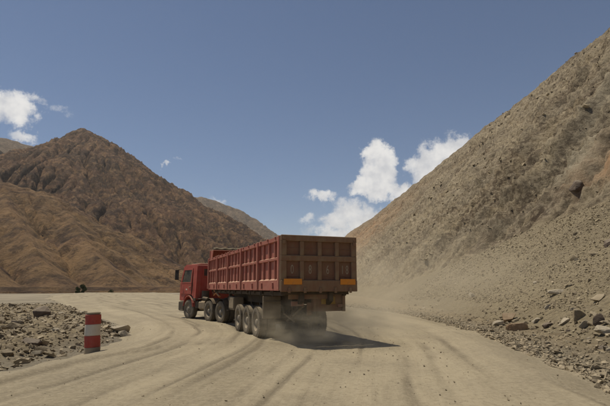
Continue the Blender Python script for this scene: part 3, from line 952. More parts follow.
SHAPE_WORD = ('angular', 'blocky', 'flat', 'elongated')
def build_rocks():
    rr = random.Random(5)
    # left rubble
    n = 0; tries = 0
    spots = []
    while n < 175 and tries < 20000:
        tries += 1
        y = math.exp(rr.uniform(math.log(11.5), math.log(42))); x = -5 - rr.random() * (0.66 * y + 2)
        if float(road_d(x, y)) < 0.35: continue
        s = min(0.22 + rr.expovariate(1 / 0.14), 0.85) * (0.75 + y * 0.012)
        if math.hypot(x + 5.6, y - 12.9) < 1.0: continue
        if any((x - a) ** 2 + (y - b) ** 2 < (0.45 * (s + t)) ** 2 for a, b, t in spots): continue
        spots.append((x, y, s)); n += 1
        kind = rr.choices(('rock', 'rock_pale', 'rock_dark'), (5, 2, .8))[0]
        word = {'rock': 'grey brown', 'rock_pale': 'pale beige', 'rock_dark': 'dark brown'}[kind]
        i = rr.randrange(10); adj = SHAPE_WORD[i % 4]; big = 'large' if s > .55 else 'medium sized' if s > .36 else 'small'
        place_rock(x, y, gz(x, y), s, f'{big} {adj} {word} rock in the rubble heap behind the striped post',
                   f'{big} {adj} {word} rocks of the left rubble heap', kind, mesh=ROCKS[kind][i])
    # right foot of the slope
    n = 0; tries = 0; spots = []
    while n < 120 and tries < 20000:
        tries += 1
        y = math.exp(rr.uniform(math.log(8.5), math.log(48))); d = rr.choice((rr.uniform(-1.2, 1.4), rr.uniform(-.5, 3), rr.uniform(2.5, 9)))
        x = float(foot_x(y)) + d
        s = min(0.16 + rr.expovariate(1 / 0.10), 0.6) * (0.8 + y * 0.012)
        if float(road_d(x, y)) < 0.3: continue
        if any((x - a) ** 2 + (y - b) ** 2 < (0.5 * (s + t)) ** 2 for a, b, t in spots): continue
        spots.append((x, y, s)); n += 1
        z = max(gz(x, y), float(hill_point(y, d)[2]) if d > -2.4 else -9)
        kind = rr.choices(('rock', 'rock_pale', 'rock_dark'), (5, 2, .6))[0]
        word = {'rock': 'grey brown', 'rock_pale': 'pale beige', 'rock_dark': 'dark brown'}[kind]
        i = rr.randrange(10); adj = SHAPE_WORD[i % 4]; big = 'large' if s > .42 else 'medium sized' if s > .28 else 'small'
        where = 'on the gravel verge below the scree' if d < 0.3 else 'on the stony bank at the foot of the scree' if d < 2.6 else 'lying higher up on the scree slope'
        place_rock(x, y, z, s, f'{big} {adj} {word} rock {where}', f'{big} {adj} {word} rocks {where}', kind, mesh=ROCKS[kind][i])
    # named boulders: photograph pixel of the centre, distance up the slope, size, colour, label
    def hill_ray(px, py):
        x, y, z = pix_dir(px, py)
        t = np.geomspace(6, 120, 700)
        X, Y, Z = x / y * t, t, CAM_H + z / y * t
        d = X - foot_x(Y)
        hz = np.where(d > -2.4, hill_points(Y, np.maximum(d, -2.4))[:, 2], -9)
        top = np.maximum(hz, ground_z(X, Y, True)[0])
        hit = np.nonzero(Z <= top)[0]
        if not len(hit): return None
        k = hit[0]
        return (X[k], Y[k], top[k])
    named = [
        (518, 330, 20, 'rock_orange', (1, .8, .6), 'large ochre boulder with a dark underside at the road edge'),
        (509, 322, 15, 'rock_orange', (1, .8, .6), 'smaller ochre rock leaning behind the large ochre boulder'),
        (498, 325, 13, 'rock_pale', (1, .8, .45), 'flat pale rock beside the ochre boulders'),
        (548, 327, 12, 'rock_dark', (1, .8, .6), 'dark brown rock between the ochre boulder and a pale slab'),
        (562, 324, 16, 'rock_pale', (1, .8, .45), 'pale rounded slab beside a small dark rock on the berm'),
        (578, 319, 16, 'rock', (1, .7, .8), 'upright grey boulder with one steep shaded face'),
        (585, 327, 15, 'rock_pale', (.9, .7, .8), 'blunt beige boulder leaning against the upright grey boulder'),
        (599, 325, 14, 'rock_dark', (.7, .7, 1.1), 'dark upright angular boulder next to a whitish slab'),
        (607, 333, 18, 'rock_pale', (1, .8, .45), 'whitish slab lying below the dark upright boulder'),
        (599, 300, 17, 'rock', (1, .8, .5), 'broad flat grey rock higher on the stony bank'),
        (557, 294, 15, 'rock_pale', (1, .7, .35), 'thin pale slab on top of the smooth berm'),
        (575, 187, 23, 'rock_dark', (1.1, .6, .6), 'dark brown block jutting from the upper scree'),
        (611, 244, 20, 'rock_dark', (1, .8, .8), 'dark sharp edged block stuck in the scree slope'),
        (604, 349, 9, 'rock_dark', (1, .8, .6), 'small dark stone on the gravel verge'),
    ]
    for i, (px, py, w, kind, sq, lab) in enumerate(named):
        p = hill_ray(px, py)
        if p is None: continue
        size = w * p[1] / FPX * 1.15
        me = boulder_mesh('boulder', 400 + i, M[kind], sq)
        o = add_obj('boulder', me, None, (p[0] + (size * .12 if py < 260 else 0), p[1], p[2] + size * (-0.06 if py < 260 else 0.26 if (px, py) == (509, 322) else 0.09)), (rr.uniform(-.3, .3), rr.uniform(-.3, .3), rr.uniform(-.5, .5)))
        o.scale = (size,) * 3
        tag(o, lab, 'boulder')
    lm = [((118, 333), 26, 'rock_pale', (1, .7, .4), 'broad pale slab at the tip of the rubble heap'),
          ((128, 337), 16, 'rock_pale', (1, .8, .5), 'pale blocky rock at the road side end of the rubble heap'),
          ((42, 317), 22, 'rock_dark', (1, .7, .6), 'dark angular boulder sticking out of the left rubble heap'),
          ((30, 345), 20, 'rock_dark', (1, .8, .4), 'dark flat rock low on the front of the rubble heap'),
          ((14, 330), 20, 'rock', (1, .7, .5), 'long tilted grey slab in the left rubble heap'),
          ((36, 355), 10, 'rock_pale', (1, .8, .7), 'small pale rounded rock at the front edge of the rubble')]
    for i, ((px, py), w, kind, sq, lab) in enumerate(lm):
        X, Y, Z = hill_ray(px, py)
        size = w * Y / FPX * 1.1
        o = add_obj('boulder', boulder_mesh('boulder', 440 + i, M[kind], sq), None, (X, Y, Z + size * 0.08), (rr.uniform(-.35, .35), rr.uniform(-.35, .35), rr.uniform(-.5, .5)))
        o.scale = (size,) * 3
        tag(o, lab, 'boulder')
build_rocks()
_tick('build_rocks')

# ------------------------------------------------------------------ bmesh shape helpers
def bm_box(bm, lo, hi, bevel=0.0):
    lo, hi = Vector(lo), Vector(hi)
    r = bmesh.ops.create_cube(bm, size=1.0, matrix=Matrix.Translation((lo + hi) / 2) @ Matrix.Diagonal((*(hi - lo), 1)))
    if bevel:
        es = list({e for v in r['verts'] for e in v.link_edges})
        bmesh.ops.bevel(bm, geom=es, offset=bevel, segments=1, affect='EDGES', clamp_overlap=True)

def bm_cyl(bm, a, b, r, seg=14, r2=None):
    a, b = Vector(a), Vector(b)
    d = b - a
    mt = Matrix.Translation((a + b) / 2) @ d.to_track_quat('Z', 'Y').to_matrix().to_4x4()
    bmesh.ops.create_cone(bm, cap_ends=True, segments=seg, radius1=r, radius2=r if r2 is None else r2, depth=d.length, matrix=mt)

def bm_prism(bm, prof, y0, y1, bevel=0.0):
    """profile in x,z extruded along y"""
    a = [bm.verts.new((x, y0, z)) for x, z in prof]
    b = [bm.verts.new((x, y1, z)) for x, z in prof]
    n = len(prof)
    fs = [bm.faces.new(a), bm.faces.new(b[::-1])]
    for i in range(n):
        fs.append(bm.faces.new((a[i], b[i], b[(i + 1) % n], a[(i + 1) % n])))
    bmesh.ops.recalc_face_normals(bm, faces=fs)
    if bevel:
        bmesh.ops.bevel(bm, geom=list({e for f in fs for e in f.edges}), offset=bevel, segments=2, affect='EDGES', clamp_overlap=True)

def bm_lathe(bm, prof, seg=40):
    """profile (y, r) turned about the y axis"""
    rings = []
    for y, r in prof:
        rings.append([bm.verts.new((r * math.cos(2 * math.pi * k / seg), y, r * math.sin(2 * math.pi * k / seg))) for k in range(seg)])
    fs = []
    for a, b in zip(rings[:-1], rings[1:]):
        for k in range(seg):
            fs.append(bm.faces.new((a[k], a[(k + 1) % seg], b[(k + 1) % seg], b[k])))
    return rings, fs

def finish(bm, name, mat, smooth=False):
    bmesh.ops.recalc_face_normals(bm, faces=bm.faces)
    me = bpy.data.meshes.new(name)
    bm.to_mesh(me); bm.free()
    if smooth:
        me.polygons.foreach_set('use_smooth', [True] * len(me.polygons))
        try: me.set_sharp_from_angle(angle=math.radians(40))
        except Exception: pass
    me.materials.append(mat)
    return me

def part(name, mat, parent, fn, smooth=False, loc=None, rot=None):
    bm = bmesh.new(); fn(bm)
    return add_obj(name, finish(bm, name, M[mat], smooth), parent, loc, rot)

def boxpart(name, mat, parent, lo, hi, bevel=0.0):
    """box whose origin sits at its own centre"""
    lo, hi = Vector(lo), Vector(hi); c = (lo + hi) / 2
    bm = bmesh.new(); bm_box(bm, lo - c, hi - c, bevel)
    return add_obj(name, finish(bm, name, M[mat]), parent, c)

# ------------------------------------------------------------------ truck
def build_truck():
    T = bpy.data.objects.new('dump_truck', None)
    COL.objects.link(T)
    T.location = TRUCK_O; T.rotation_euler = (0, 0, TRUCK_ANG)
    tag(T, 'dusty red dump truck with a long ribbed tipper trailer turning left on the road', 'truck')
    L, W2 = 12.5, 1.25
    ZB, ZT = 1.64, 3.27
    # ---- floor and inner box
    part('bed_floor', 'red_side', T, lambda bm: (bm_box(bm, (0.1, -1.14, ZB + .02), (L - .05, 1.14, ZB + .12)),))
    # ---- side walls
    def ribmesh(name, sx, sy, sz, bev=0.012):
        bm = bmesh.new(); bm_box(bm, (-sx / 2, -sy / 2, -sz / 2), (sx / 2, sy / 2, sz / 2), bev)
        return finish(bm, name, M['red_side'])
    rowz = ((1.98, 2.52), (2.64, 3.10))              # lower and upper row of recessed panels
    post_me = ribmesh('post', .17, .12, ZT - ZB - .02)
    rib_lo = ribmesh('rib', .085, .075, rowz[0][1] - rowz[0][0] + .02)
    rib_hi = ribmesh('rib', .085, .075, rowz[1][1] - rowz[1][0] + .02)
    hook_me = ribmesh('hook', .07, .05, .09)
    lug_me = ribmesh('lug', .05, .05, .20)
    NS = 5
    for side in (1, -1):
        w = part('side_wall', 'red_side', T, lambda bm: bm_box(bm, (0.04, side * 1.14, ZB), (L, side * 1.172, ZT - .02)))
        yo = side * (1.172 + .0375)
        for nm, z0, z1, th in (('bottom_rail', ZB - .02, rowz[0][0], .070), ('middle_rail', rowz[0][1], rowz[1][0], .072), ('top_rail', rowz[1][1], ZT, .085)):
            def fn(bm, z0=z0, z1=z1, th=th, nm=nm):
                a, b = sorted((side * 1.173, side * (1.172 + th)))
                if nm == 'bottom_rail':
                    # flat skirt under a sloped ledge that catches dust
                    prof = [(1.173, z0), (1.173 + th, z0), (1.173 + th, z1 - .05), (1.173, z1)]
                else:
                    prof = [(1.173, z0), (1.173 + th, z0 + .02), (1.173 + th, z1 - .03), (1.173, z1)]
                vs0 = [bm.verts.new((0.03, side * y, z)) for y, z in prof]
                vs1 = [bm.verts.new((L + .01, side * y, z)) for y, z in prof]
                bm.faces.new(vs0); bm.faces.new(vs1[::-1])
                for i in range(4):
                    bm.faces.new((vs0[i], vs1[i], vs1[(i + 1) % 4], vs0[(i + 1) % 4]))
            part(nm, 'red_side', w, fn)
        for s in range(NS + 1):
            x = min(max(s * L / NS, .09), L - .07)
            add_obj('post', post_me, w, (x, side * (1.172 + .06), (ZB + ZT) / 2))
            if s < NS:
                for k in range(1, 4):
                    xx = s * L / NS + k * L / NS / 4
                    for rm, rz_ in ((rib_lo, rowz[0]), (rib_hi, rowz[1])):
                        add_obj('rib', rm, w, (xx + random.uniform(-.02, .02), yo - side * random.uniform(0, .012), sum(rz_) / 2), (0, random.uniform(-.035, .035), random.uniform(-.06, .06)))
                for k in range(3):
                    add_obj('hook', hook_me, w, (s * L / NS + (k + .5) * L / NS / 3, side * 1.275, ZT - .05))
                for k in range(2):
                    add_obj('lug', lug_me, w, (s * L / NS + (k + .55) * L / NS / 2, side * 1.262, ZB + .13))
    # ---- tailgate
    tg = part('tailgate', 'tail_panel', T, lambda bm: bm_box(bm, (-.02, -1.16, ZB + .02), (.03, 1.16, ZT - .04)))
    for nm, z0, z1, th in (('bottom_rail', ZB - .05, 1.93, .11), ('middle_rail', 2.50, 2.67, .09), ('top_rail', 3.10, ZT + .01, .11)):
        boxpart(nm, 'red_tail', tg, (-.02 - th, -1.25, z0), (-.021, 1.25, z1), .015)
    for k in range(5):
        y = -1.16 + k * 2.32 / 4
        hw = .09 if k in (0, 4) else .065
        boxpart('post', 'red_tail', tg, (-.02 - .085, y - hw, 1.931), (-.021, y + hw, 2.499), .012)
        boxpart('post', 'red_tail', tg, (-.02 - .085, y - hw, 2.671), (-.021, y + hw, 3.099), .012)
    for y in (-1.235, 1.235):
        boxpart('corner_post', 'red_tail', T, (-.06, y - .03, ZB - .02), (.02, y + .03, ZT - .01), .01)
    # reflectors under the outer numbers
    for y0, y1 in ((.60, 1.17), (-1.17, -.66)):
        boxpart('reflector', 'amber', tg, (-.165, y0, 1.80), (-.132, y1, 1.975), .008)
    # painted numbers, one group in each lower panel
    for txt, yc in (('0', .87), ('8', .29), ('6', -.29), ('18', -.87)):
        cu = bpy.data.curves.new('digit', 'FONT')
        cu.body = txt; cu.size = .38; cu.align_x = 'CENTER'; cu.align_y = 'CENTER'; cu.extrude = .002
        cu.space_character = 1.5 if len(txt) > 1 else 1.0
        tmp = bpy.data.objects.new('tmp', cu); COL.objects.link(tmp)
        bpy.context.view_layer.update()
        me = bpy.data.meshes.new_from_object(tmp.evaluated_get(bpy.context.evaluated_depsgraph_get()))
        bpy.data.objects.remove(tmp); bpy.data.curves.remove(cu)
        me.name = 'number'; me.materials.clear(); me.materials.append(M['digit'])
        # text plane x->-y (seen from behind), y->z
        me.transform(Matrix(((0, 0, -1, 0), (-1, 0, 0, 0), (0, 1, 0, 0), (0, 0, 0, 1))) @ Matrix.Diagonal((.55, 1, 1, 1)))
        add_obj('number', me, tg, (-.0235, yc, 2.24))
    for y in (-1.0, -.5, 0, .5, 1.0):
        part('latch', 'red_tail', tg, lambda bm: (bm_box(bm, (-.165, y - .04, ZB - .09), (-.131, y + .04, ZB + .08), .008), bm_cyl(bm, (-.15, y - .07, ZB - .03), (-.15, y + .07, ZB - .03), .018, 8)))
    for y in (-1.17, 1.17):
        part('pivot_pin', 'red_tail', tg, lambda bm: (bm_cyl(bm, (-.16, y, 3.18), (-.131, y, 3.18), .05, 12), bm_box(bm, (-.15, y - .05, 3.0), (-.131, y + .05, 3.12), .006)))
    for k in range(4):
        yc = -.87 + k * .58
        for z in (2.885, 2.215):
            boxpart('stiffener', 'tail_panel', tg, (-.032, yc - .24, z - .012 - (.16 if z < 2.5 else 0)), (-.0205, yc + .24, z + .012 - (.16 if z < 2.5 else 0)), .003)
    # ---- headboard and rolled tarpaulin at the front
    hb = part('headboard', 'red_side', T, lambda bm: (bm_box(bm, (L + .011, -1.2, ZB), (L + .07, 1.2, ZT + .42), .01)))
    for y in (-.8, -.27, .27, .8):
        boxpart('rib', 'red_side', hb, (L + .071, y - .05, ZB + .1), (L + .14, y + .05, ZT + .36), .01)
    part('cab_guard', 'red_side', T, lambda bm: bm_box(bm, (L - .75, -1.16, ZT + .36), (L + .01, 1.16, ZT + .41), .01))
    for sy in (-1, 1):
        part('guard_gusset', 'red_side', T, lambda bm: bm_prism(bm, [(L - .72, ZT + .355), (L + .01, ZT + .355), (L + .01, ZT + .005), (L - .5, ZT + .005)], sy * 1.15 - .012, sy * 1.15 + .012))
    def tarp(bm):
        rr = random.Random(2); prev = None
        for k in range(26):
            y = -1.1 + k * 2.2 / 25
            ring = []
            for a in range(10):
                q = 2 * math.pi * a / 10
                r = .10 + .03 * math.sin(k * 1.3 + a) * rr.uniform(.4, 1)
                ring.append(bm.verts.new((L - .42 + 1.5 * r * math.cos(q), y, ZT + .47 + .8 * r * math.sin(q))))
            if prev:
                for a in range(10):
                    bm.faces.new((prev[a], prev[(a + 1) % 10], ring[(a + 1) % 10], ring[a]))
            else: bm.faces.new(ring)
            prev = ring
        bm.faces.new(prev[::-1])
    part('tarpaulin_roll', 'tarp', T, tarp, True)
    # ---- trailer chassis
    for y in (-.48, .48):
        def rail(bm):
            bm_prism(bm, [(.15, 1.58), (L - .1, 1.58), (L - .1, 1.40), (L - 3.0, 1.40), (L - 3.9, 1.14), (.5, 1.14), (.15, 1.3)], y - .07, y + .07, .008)
        part('chassis_rail', 'chassis', T, rail)
    for k in range(12):
        x = .25 + k * 1.05
        part('cross_member', 'chassis', T, lambda bm: bm_box(bm, (x, -1.13, 1.50), (x + .09, 1.13, 1.615), .006))
    for y in (-1.02, 1.02):
        boxpart('outrigger_beam', 'chassis', T, (.3, y - .05, 1.46), (L - 1.5, y + .05, 1.58), .008)
    part('hoist_cylinder', 'chassis', T, lambda bm: (bm_cyl(bm, (L - 1.9, 0, 1.25), (L - 1.0, 0, 1.6), .12, 14)))
    for y in (-.35, .35):
        part('landing_leg', 'chassis', T, lambda bm: (bm_box(bm, (8.6, y * 2.4 - .07, .72), (8.74, y * 2.4 + .07, 1.5), .01), bm_box(bm, (8.55, y * 2.4 - .14, .66), (8.79, y * 2.4 + .14, .72), .01)))
    part('landing_brace', 'chassis', T, lambda bm: (bm_cyl(bm, (8.67, -.8, .95), (8.67, .8, 1.35), .03, 8), bm_cyl(bm, (8.67, -.8, 1.35), (8.67, .8, .95), .03, 8)))
    tb = boxpart('tool_box', 'flap', T, (6.6, .72, .78), (7.5, 1.14, 1.32), .02)
    boxpart('box_lid', 'flap', tb, (-.43, .205, -.2), (.43, .225, .24), .008)
    tb.children[0].location = (0, .222, .02)
    part('air_tank', 'chassis', T, lambda bm: bm_cyl(bm, (7.65, .9, 1.2), (8.3, .9, 1.2), .14, 16), True)
    # orange hydraulic line under the front of the body
    part('orange_strut', 'orange', T, lambda bm: (bm_cyl(bm, (10.35, 1.02, 1.28), (11.35, 1.10, 1.57), .055, 10), bm_cyl(bm, (10.9, 1.05, 1.5), (11.5, 1.1, 1.32), .035, 8)))
    # side marker lamps and hanging brackets
    for k in range(8):
        part('hanger', 'chassis', T, lambda bm: bm_box(bm, (.9 + k * 1.4, 1.16, 1.45), (.95 + k * 1.4, 1.2, 1.62)))

    # ---- wheels (meshes shared)
    def tyre_fn(bm):
        R, w = .525, .135
        prof = [(-.115, .30), (-.135, .34), (-.14, .42), (-.13, .485), (-.11, .515), (-.078, R), (-.072, R - .014), (-.055, R - .014), (-.05, R), (-.012, R), (-.007, R - .014), (.007, R - .014), (.012, R), (.05, R), (.055, R - .014), (.072, R - .014), (.078, R), (.11, .515), (.13, .485), (.14, .42), (.135, .34), (.115, .30)]
        bm_lathe(bm, prof, 48)
        for k in range(48):            # shoulder lugs
            a = 2 * math.pi * (k + .5) / 48
            for s in (-1, 1):
                mt = Matrix.Rotation(-a, 4, 'Y') @ Matrix.Translation((.513, s * .108, 0)) @ Matrix.Diagonal((.03, .045, .034, 1))
                bmesh.ops.create_cube(bm, size=1, matrix=mt)
    def rim_fn(bm):
        prof = [(.118, .312), (.124, .298), (.10, .285), (.02, .275), (-.02, .26), (-.035, .20), (-.028, .15), (.03, .145), (.05, .12), (.10, .11), (.115, .085), (.118, .001)]
        bm_lathe(bm, prof, 32)
        for k in range(10):
            a = 2 * math.pi * k / 10
            bm_cyl(bm, (.175 * math.cos(a), -.04, .175 * math.sin(a)), (.175 * math.cos(a), .005, .175 * math.sin(a)), .018, 6)
        bm_lathe(bm, [(-.115, .312), (-.12, .29), (-.02, .26)], 32)
    def rimfront_fn(bm):               # steering wheels show a domed disc
        prof = [(.118, .312), (.124, .298), (.10, .285), (.07, .27), (.085, .2), (.13, .16), (.14, .11), (.19, .10), (.20, .001)]
        bm_lathe(bm, prof, 32)
        for k in range(10):
            a = 2 * math.pi * k / 10
            bm_cyl(bm, (.175 * math.cos(a), .08, .175 * math.sin(a)), (.175 * math.cos(a), .15, .175 * math.sin(a)), .018, 6)
        bm_lathe(bm, [(-.115, .312), (-.12, .29), (-.02, .26), (.0, .001)], 32)
    b = bmesh.new(); tyre_fn(b); tyre_me = finish(b, 'tyre', M['tyre'], True)
    b = bmesh.new(); rim_fn(b); rim_me = finish(b, 'rim', M['rim'], True)
    b = bmesh.new(); rimfront_fn(b); rimf_me = finish(b, 'rim', M['rim'], True)
    def wheel(x, y, parent_frame, front=False, steer=0.0):
        out = 1 if y > 0 else -1
        p = parent_frame(x, y)
        e = bpy.data.objects.new('wheel', None); COL.objects.link(e); e.parent = T
        e.location = (p[0], p[1], .525 + .01)
        e.rotation_euler = (0, random.uniform(0, 6.28), p[2] + steer + (0 if out > 0 else math.pi))
        add_obj('tyre', tyre_me, e); add_obj('rim', rimf_me if front else rim_me, e)
        return e
    trailer = lambda x, y: (x, y, 0)
    AX = (2.75, 4.1, 5.45)
    for x in AX:
        for s in (1, -1):
            wheel(x, s * 1.10, trailer); wheel(x, s * .78, trailer)
        part('axle', 'chassis', T, lambda bm: (bm_cyl(bm, (x, -1.0, .535), (x, 1.0, .535), .075, 12)), True)
        for s in (1, -1):
            def spring(bm):
                for q in range(5):
                    h = .5 - q * .07
                    bm_prism(bm, [(x - h, .80 + .02 * q), (x, .70 + .026 * q * .6), (x + h, .80 + .02 * q), (x + h, .815 + .02 * q), (x, .72 + .026 * q * .6), (x - h, .815 + .02 * q)], s * .48 - .045, s * .48 + .045)
            part('leaf_spring', 'chassis', T, spring)
            part('spring_hanger', 'chassis', T, lambda bm: bm_box(bm, (x + .52, s * .48 - .06, .74), (x + .66, s * .48 + .06, 1.139)))
    # ---- rear end: left flap box, diagonal stay, right plate panel
    fl = boxpart('mud_flap', 'flap', T, (1.86, .60, .70), (1.94, 1.22, 1.43), .015)
    boxpart('flap_rail', 'flap', fl, (-.07, -.30, .17), (-.042, .30, .20), .004)
    part('flap_bracket', 'chassis', T, lambda bm: bm_box(bm, (1.88, .5, 1.3), (1.93, .62, 1.5)))
    part('diagonal_stay', 'flap', T, lambda bm: (bm_cyl(bm, (1.5, .52, .62), (1.2, .0, 1.15), .035, 8), bm_cyl(bm, (1.5, .62, .88), (1.3, .30, .62), .03, 8)))
    rp = boxpart('rear_panel', 'red_tail', T, (.42, -1.08, .98), (.50, .06, 1.60), .015)
    boxpart('number_plate', 'yellow', rp, (-.056, -.24, -.11), (-.042, .24, .13), .006)
    rp.children[0].location = (-.05, 0.02, .03)
    boxpart('panel_frame', 'red_tail', rp, (-.07, -.57, .2), (-.041, .57, .29), .008).location = (-.056, 0, .245)
    for y in (-.50, .50):
        boxpart('panel_post', 'red_tail', rp, (-.03, -.05, -.33), (.03, .05, .16), .008).location = (-.075, y, -.07)
    boxpart('tail_lamp', 'lamp_red', rp, (-.03, -.09, -.05), (.03, .09, .05), .01).location = (-.06, -.38, -.14)
    boxpart('bracket', 'red_tail', T, (.44, .062, .86), (.52, .20, 1.25), .01)
    boxpart('rear_cross_beam', 'red_tail', T, (.30, -.62, 1.36), (.42, .85, 1.52), .012)
    boxpart('tail_lamp', 'lamp_red', T, (.36, .35, 1.15), (.43, .75, 1.30), .015)
    boxpart('lamp_bracket', 'chassis', T, (.431, .40, 1.16), (.47, .70, 1.37), .01)
    part('bumper_bar', 'chassis', T, lambda bm: bm_cyl(bm, (1.55, -.62, .78), (1.55, .45, .78), .035, 10), True)
    for y in (-.7, .4):
        part('bumper_strut', 'chassis', T, lambda bm: bm_cyl(bm, (1.55, y * .8, .78), (1.4, y * .8, 1.3), .03, 8))
    part('hose', 'chassis', T, lambda bm: (bm_cyl(bm, (1.1, .3, 1.1), (1.3, .45, .8), .02, 6), bm_cyl(bm, (1.3, .45, .8), (1.6, .2, .7), .02, 6)))

    # ---- tractor unit, turned about the king pin
    KX, ART = 11.2, math.radians(15)
    ca, sa = math.cos(ART), math.sin(ART)
    def trac(x, y):
        return (KX + x * ca - y * sa, x * sa + y * ca, ART)
    def tp(name, mat, fn, smooth=False, parent=None):
        o = part(name, mat, parent or T, fn, smooth)
        if parent is None:
            o.location = (KX, 0, 0); o.rotation_euler = (0, 0, ART)
        return o
    for x in (-.68, .68):
        for s in (1, -1):
            wheel(x, s * 1.10, trac); wheel(x, s * .78, trac)
        tp('axle', 'chassis', lambda bm: (bm_cyl(bm, (x, -.95, .535), (x, .95, .535), .09, 12), bmesh.ops.create_uvsphere(bm, u_segments=14, v_segments=10, radius=.24, matrix=Matrix.Translation((x, 0, .56)))), True)
    FX = 3.35
    for s in (1, -1):
        wheel(FX, s * 1.06, trac, True, math.radians(9))
    tp('axle', 'chassis', lambda bm: bm_box(bm, (FX - .06, -.95, .42), (FX + .06, .95, .54), .02))
    for s in (1, -1):
        tp('chassis_rail', 'chassis', lambda bm: bm_box(bm, (-1.5, s * .40 - .04, .80), (4.5, s * .40 + .04, 1.06), .008))
    tp('fifth_wheel', 'chassis', lambda bm: (bm_cyl(bm, (0, 0, 1.2), (0, 0, 1.26), .45, 20), bm_box(bm, (-.5, -.42, 1.07), (.5, .42, 1.2), .02)))
    for x in (-.68, .68):
        for s in (1, -1):
            def guard(bm, x=x, s=s):
                pr = []
                for k in range(9):
                    a = math.radians(35 + k * 110 / 8); pr.append((x + .62 * math.cos(a), .56 + .62 * math.sin(a)))
                for k in range(8, -1, -1):
                    a = math.radians(35 + k * 110 / 8); pr.append((x + .605 * math.cos(a), .56 + .605 * math.sin(a)))
                bm_prism(bm, pr, s * .66, s * 1.22)
            tp('mudguard', 'chassis', guard)
    # tanks and boxes between the axles
    tp('fuel_tank', 'flap', lambda bm: bm_box(bm, (1.35, .58, .55), (2.25, 1.12, 1.02), .09), True)
    tp('fuel_tank', 'flap', lambda bm: bm_box(bm, (1.35, -1.12, .55), (2.4, -.58, 1.02), .09), True)
    tp('battery_box', 'chassis', lambda bm: bm_box(bm, (2.3, .62, .62), (2.68, 1.10, 1.0), .02))
    for q in range(2):
        tp('air_tank', 'chassis', lambda bm: bm_cyl(bm, (1.3 + .0, .95, 1.12 + q * .0), (1.9, .95, 1.15), .09, 12), True) if q == 0 else None
    tp('step', 'chassis', lambda bm: (bm_box(bm, (2.0, .5, 1.10), (2.5, 1.1, 1.14), .006)))
    # cab
    cab = bpy.data.objects.new('cab', None); COL.objects.link(cab); cab.parent = T
    cab.location = (KX, 0, 0); cab.rotation_euler = (0, 0, ART)
    XR, XF, HW = 2.42, 4.72, 1.19
    def shell(bm):
        prof = [(XR, 1.06), (XR, 2.86), (XR + .10, 2.98), (XF - .62, 3.02), (XF - .36, 2.93), (XF - .03, 1.98), (XF, 1.85), (XF, .98), (FX + .66, .98), (FX + .58, 1.18), (FX + .3, 1.32), (FX - .3, 1.32), (FX - .55, 1.2), (FX - .62, 1.06)]
        bm_prism(bm, prof, -HW, HW, .035)
        for v in bm.verts:           # the cab narrows towards the roof
            if v.co.z > 2.0:
                v.co.y *= 1 - .07 * (v.co.z - 2.0)
    tp('shell', 'cab_red', shell, True, cab)
    tp('roof_cap', 'cab_red', lambda bm: bm_box(bm, (XR + .25, -.85, 2.99), (XF - .75, .85, 3.06), .03), True, cab)
    tp('sun_visor', 'cab_red', lambda bm: bm_prism(bm, [(XF - .40, 2.90), (XF - .10, 2.80), (XF - .09, 2.83), (XF - .42, 2.96)], -1.05, 1.05), False, cab)
    # doors with windows, framed and set into the side
    for s in (1, -1):
        def door(bm):
            prof = [(FX - .50, 1.36), (FX - .52, 1.9), (FX + .98, 1.9), (FX + 1.0, 1.36), (FX + .62, 1.36)]
            prof = [(2.98, 1.37), (2.98, 1.93), (4.44, 1.93), (4.52, 1.37)]
            bm_prism(bm, prof, s * (HW + .003), s * (HW + .03), .008)
        dr = tp('door', 'cab_red', door, False, cab)
        yk = HW * (1 - .07 * .4)
        def quad(bm, pts, t0, t1):
            a = [bm.verts.new((x, s * (HW * (1 - .07 * max(0, z - 2.0)) + t0), z)) for x, z in pts]
            b_ = [bm.verts.new((x, s * (HW * (1 - .07 * max(0, z - 2.0)) + t1), z)) for x, z in pts]
            bm.faces.new(a); bm.faces.new(b_[::-1])
            for i in range(len(pts)):
                bm.faces.new((a[i], b_[i], b_[(i + 1) % len(pts)], a[(i + 1) % len(pts)]))
        tp('window', 'glass', lambda bm: quad(bm, [(3.10, 2.02), (3.10, 2.70), (4.16, 2.70), (4.38, 2.02)], .002, .010), False, dr)
        def frame(bm):
            o_ = [(3.0, 1.95), (3.0, 2.79), (4.20, 2.79), (4.48, 1.95)]; i_ = [(3.10, 2.02), (3.10, 2.70), (4.16, 2.70), (4.38, 2.02)]
            for k in range(4):
                n = (k + 1) % 4
                quad(bm, [o_[k], o_[n], i_[n], i_[k]], .001, .03)
        tp('window_frame', 'cab_red', frame, False, dr)
        tp('handle', 'flap', lambda bm: bm_box(bm, (3.06, min(s * (HW + .03), s * (HW + .06)), 1.72), (3.26, max(s * (HW + .03), s * (HW + .06)), 1.77), .008), False, dr)
        tp('badge', 'post_white', lambda bm: bm_box(bm, (3.55, min(s * (HW + .0295), s * (HW + .034)), 1.58), (3.75, max(s * (HW + .0295), s * (HW + .034)), 1.66)), False, dr)
        # mirror on two arms
        mr = tp('mirror', 'chassis', lambda bm: bm_box(bm, (4.46, min(s * 1.38, s * 1.60), 2.15), (4.53, max(s * 1.38, s * 1.60), 2.75), .02), False, cab)
        tp('arm', 'chassis', lambda bm: (bm_cyl(bm, (4.40, s * 1.10, 2.80), (4.5, s * 1.46, 2.74), .016, 8), bm_cyl(bm, (4.52, s * 1.18, 2.05), (4.5, s * 1.46, 2.2), .016, 8)), False, mr)
        tp('mirror_glass', 'glass', lambda bm: bm_box(bm, (4.452, min(s * 1.40, s * 1.58), 2.2), (4.458, max(s * 1.40, s * 1.58), 2.7)), False, mr)
